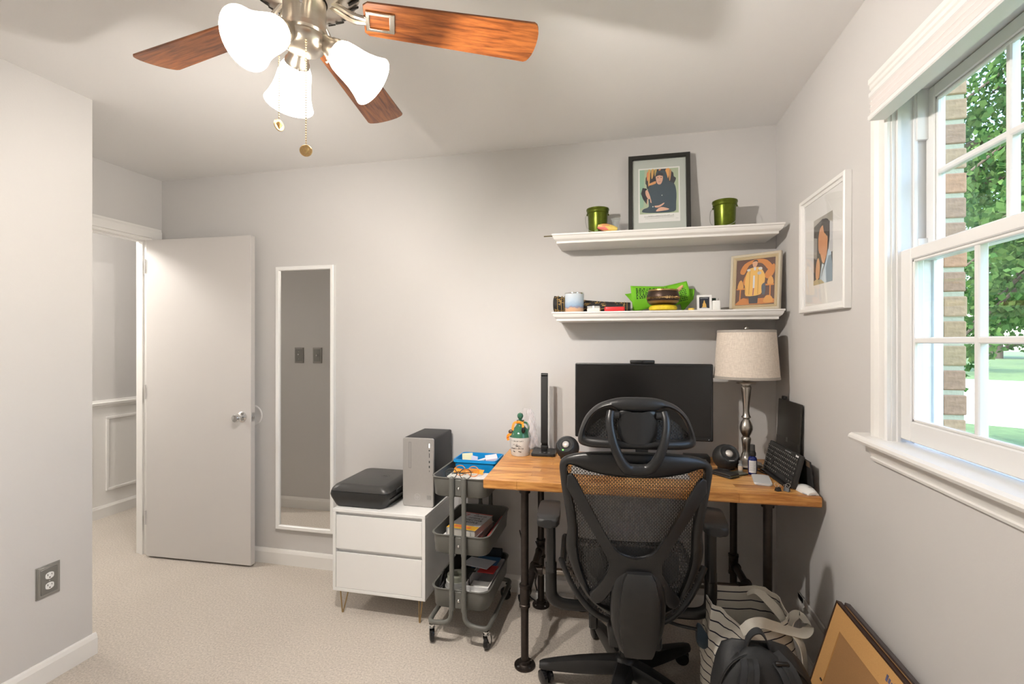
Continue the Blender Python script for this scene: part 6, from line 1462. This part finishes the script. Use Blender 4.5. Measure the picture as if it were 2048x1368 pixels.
def leaves(name, centers, n, size, m, parent, rng):
    C = np.array([c[:3] for c in centers]); R = np.array([c[3] for c in centers])
    idx = rng.integers(0, len(C), n)
    d = rng.normal(size=(n, 3)); d /= np.linalg.norm(d, axis=1)[:, None]
    p = C[idx]+d*(R[idx]*rng.uniform(.35, 1, n)**.6)[:, None]*np.array([1, 1, .55])
    a = rng.normal(size=(n, 3)); a[:, 2] *= .6; a /= np.linalg.norm(a, axis=1)[:, None]
    t = rng.normal(size=(n, 3)); t -= a*(t*a).sum(1)[:, None]; t /= np.linalg.norm(t, axis=1)[:, None]
    w = np.cross(a, t); s = (size*rng.uniform(.6, 1.3, n))[:, None]
    V = np.stack([p-t*s*.6, p+w*s*.42, p+t*s*.6, p-w*s*.42], 1).reshape(-1, 3)
    me = bpy.data.meshes.new(name); me.vertices.add(4*n); me.vertices.foreach_set('co', V.ravel())
    me.loops.add(4*n); me.loops.foreach_set('vertex_index', np.arange(4*n)); me.polygons.add(n)
    me.polygons.foreach_set('loop_start', np.arange(0, 4*n, 4)); me.polygons.foreach_set('loop_total', np.full(n, 4)); me.update(); me.validate()
    me.materials.append(m)
    o = bpy.data.objects.new(name, me); COL.objects.link(o); o.parent = parent; o['kind'] = 'stuff'
    return o
def tree(name, label, base, h, spread, nb, nl, size, m, seed, lean=(0, 0), low=.35, group=None):
    rng = np.random.default_rng(seed); random.seed(seed)
    t = thing(name, label, 'tree', base, 0, group, local=True)
    top = Vector((lean[0], lean[1], h*.72))
    tr = spline([(0, 0, -.1), (lean[0]*.2+.05, lean[1]*.2, h*.25), (lean[0]*.55-.05, lean[1]*.5, h*.5), top], 6)
    r0 = h*.022
    trunk = obj('trunk', B().tube(tr, [r0*(1.25-.9*i/len(tr)) for i in range(len(tr))], 10), M_bark, t)
    cs = []; bb = B()
    for k in range(nb):
        f = low+(1-low)*(k+.5)/nb; p0 = tr[min(len(tr)-1, int(f*(len(tr)-1)))]
        a = k*2.4+random.uniform(-.3, .3); ln = spread*random.uniform(.6, 1.05)*(1-.35*abs(f-.55))
        e = p0+Vector((math.cos(a)*ln, math.sin(a)*ln, h*random.uniform(-.02, .2)))
        mid = (p0+e)/2+Vector((0, 0, h*.05))
        pts = spline([p0, mid, e], 5); bb.tube(pts, [r0*.45*(1-.8*i/len(pts)) for i in range(len(pts))], 6)
        for q in (.45, .7, .9, 1.0):
            c = pts[min(len(pts)-1, int(q*(len(pts)-1)))]
            for _ in range(2):
                cs.append((c.x+random.uniform(-.5, .5)*spread*.3, c.y+random.uniform(-.5, .5)*spread*.3, c.z+random.uniform(-.5, .6)*spread*.2, spread*random.uniform(.16, .3)))
                bb.tube([c, Vector(cs[-1][:3])], [r0*.12, r0*.05], 4)
    cs.append((top.x, top.y, top.z+h*.12, spread*.4))
    obj('branches', bb, M_bark, t)
    leaves('foliage', cs, nl, size, m, t, rng)
    return t
# near maple whose limbs hang across the panes, and trees over the street
mp_ = tree('maple_tree', 'tall maple with hanging limbs nearest the window', tuple(on_dir(9.5, 2.6)+Vector((0, 0, GZ))), 10.5, 4.4, 22, 46000, .085, M_leafA, 11, (-.6, -.4), .30)
# limbs drooping low in front of the street
rng_ = np.random.default_rng(21); droop = []; lb_ = B(); o0 = on_dir(9.5, 2.6)
for k in range(7):
    p0 = Vector((0, 0, 3.6+.35*k)); e_ = on_dir(8.0+.45*k, -.9+.22*k)-o0; e_.z = 1.30+.30*k
    pts = spline([p0, (p0+e_)/2+Vector((0, 0, .8)), e_], 8); lb_.tube(pts, [.05*(1-.85*i/len(pts)) for i in range(len(pts))], 6)
    for q in range(5, len(pts), 2): droop.append((pts[q].x, pts[q].y, pts[q].z-.12, .42))
for k in range(12):
    p0 = Vector((0, 0, 4.0+.33*k)); e_ = on_dir(7.6+.25*k, -1.1+.17*((k*5) % 12))-o0; e_.z = 2.4+.48*k
    pts = spline([p0, (p0+e_)/2+Vector((0, 0, .7)), e_], 8); lb_.tube(pts, [.055*(1-.85*i/len(pts)) for i in range(len(pts))], 6)
    for q in range(4, len(pts), 2): droop.append((pts[q].x, pts[q].y, pts[q].z, .55))
obj('drooping_limbs', lb_, M_bark, mp_); leaves('low_foliage', droop, 26000, .075, M_leafA, mp_, rng_)
tree('street_tree', 'leafy tree beyond the street, left of the window muntin', tuple(on_dir(42, -6.5)+Vector((0, 0, GZ))), 19, 7.0, 18, 26000, .26, M_leafB, 5, (.3, .2), .12, 'trees beyond the street')
tree('street_tree', 'leafy tree beyond the street, right of the window muntin', tuple(on_dir(60, 7.0)+Vector((0, 0, GZ))), 20, 7.2, 18, 26000, .26, M_leafB, 6, (-.3, .2), .10, 'trees beyond the street')
tree('street_tree', 'pale distant tree behind the two street trees', tuple(on_dir(82, 0.0)+Vector((0, 0, GZ))), 24, 9, 16, 16000, .42, M_leafA, 8, (0, 0), .08, 'trees beyond the street')
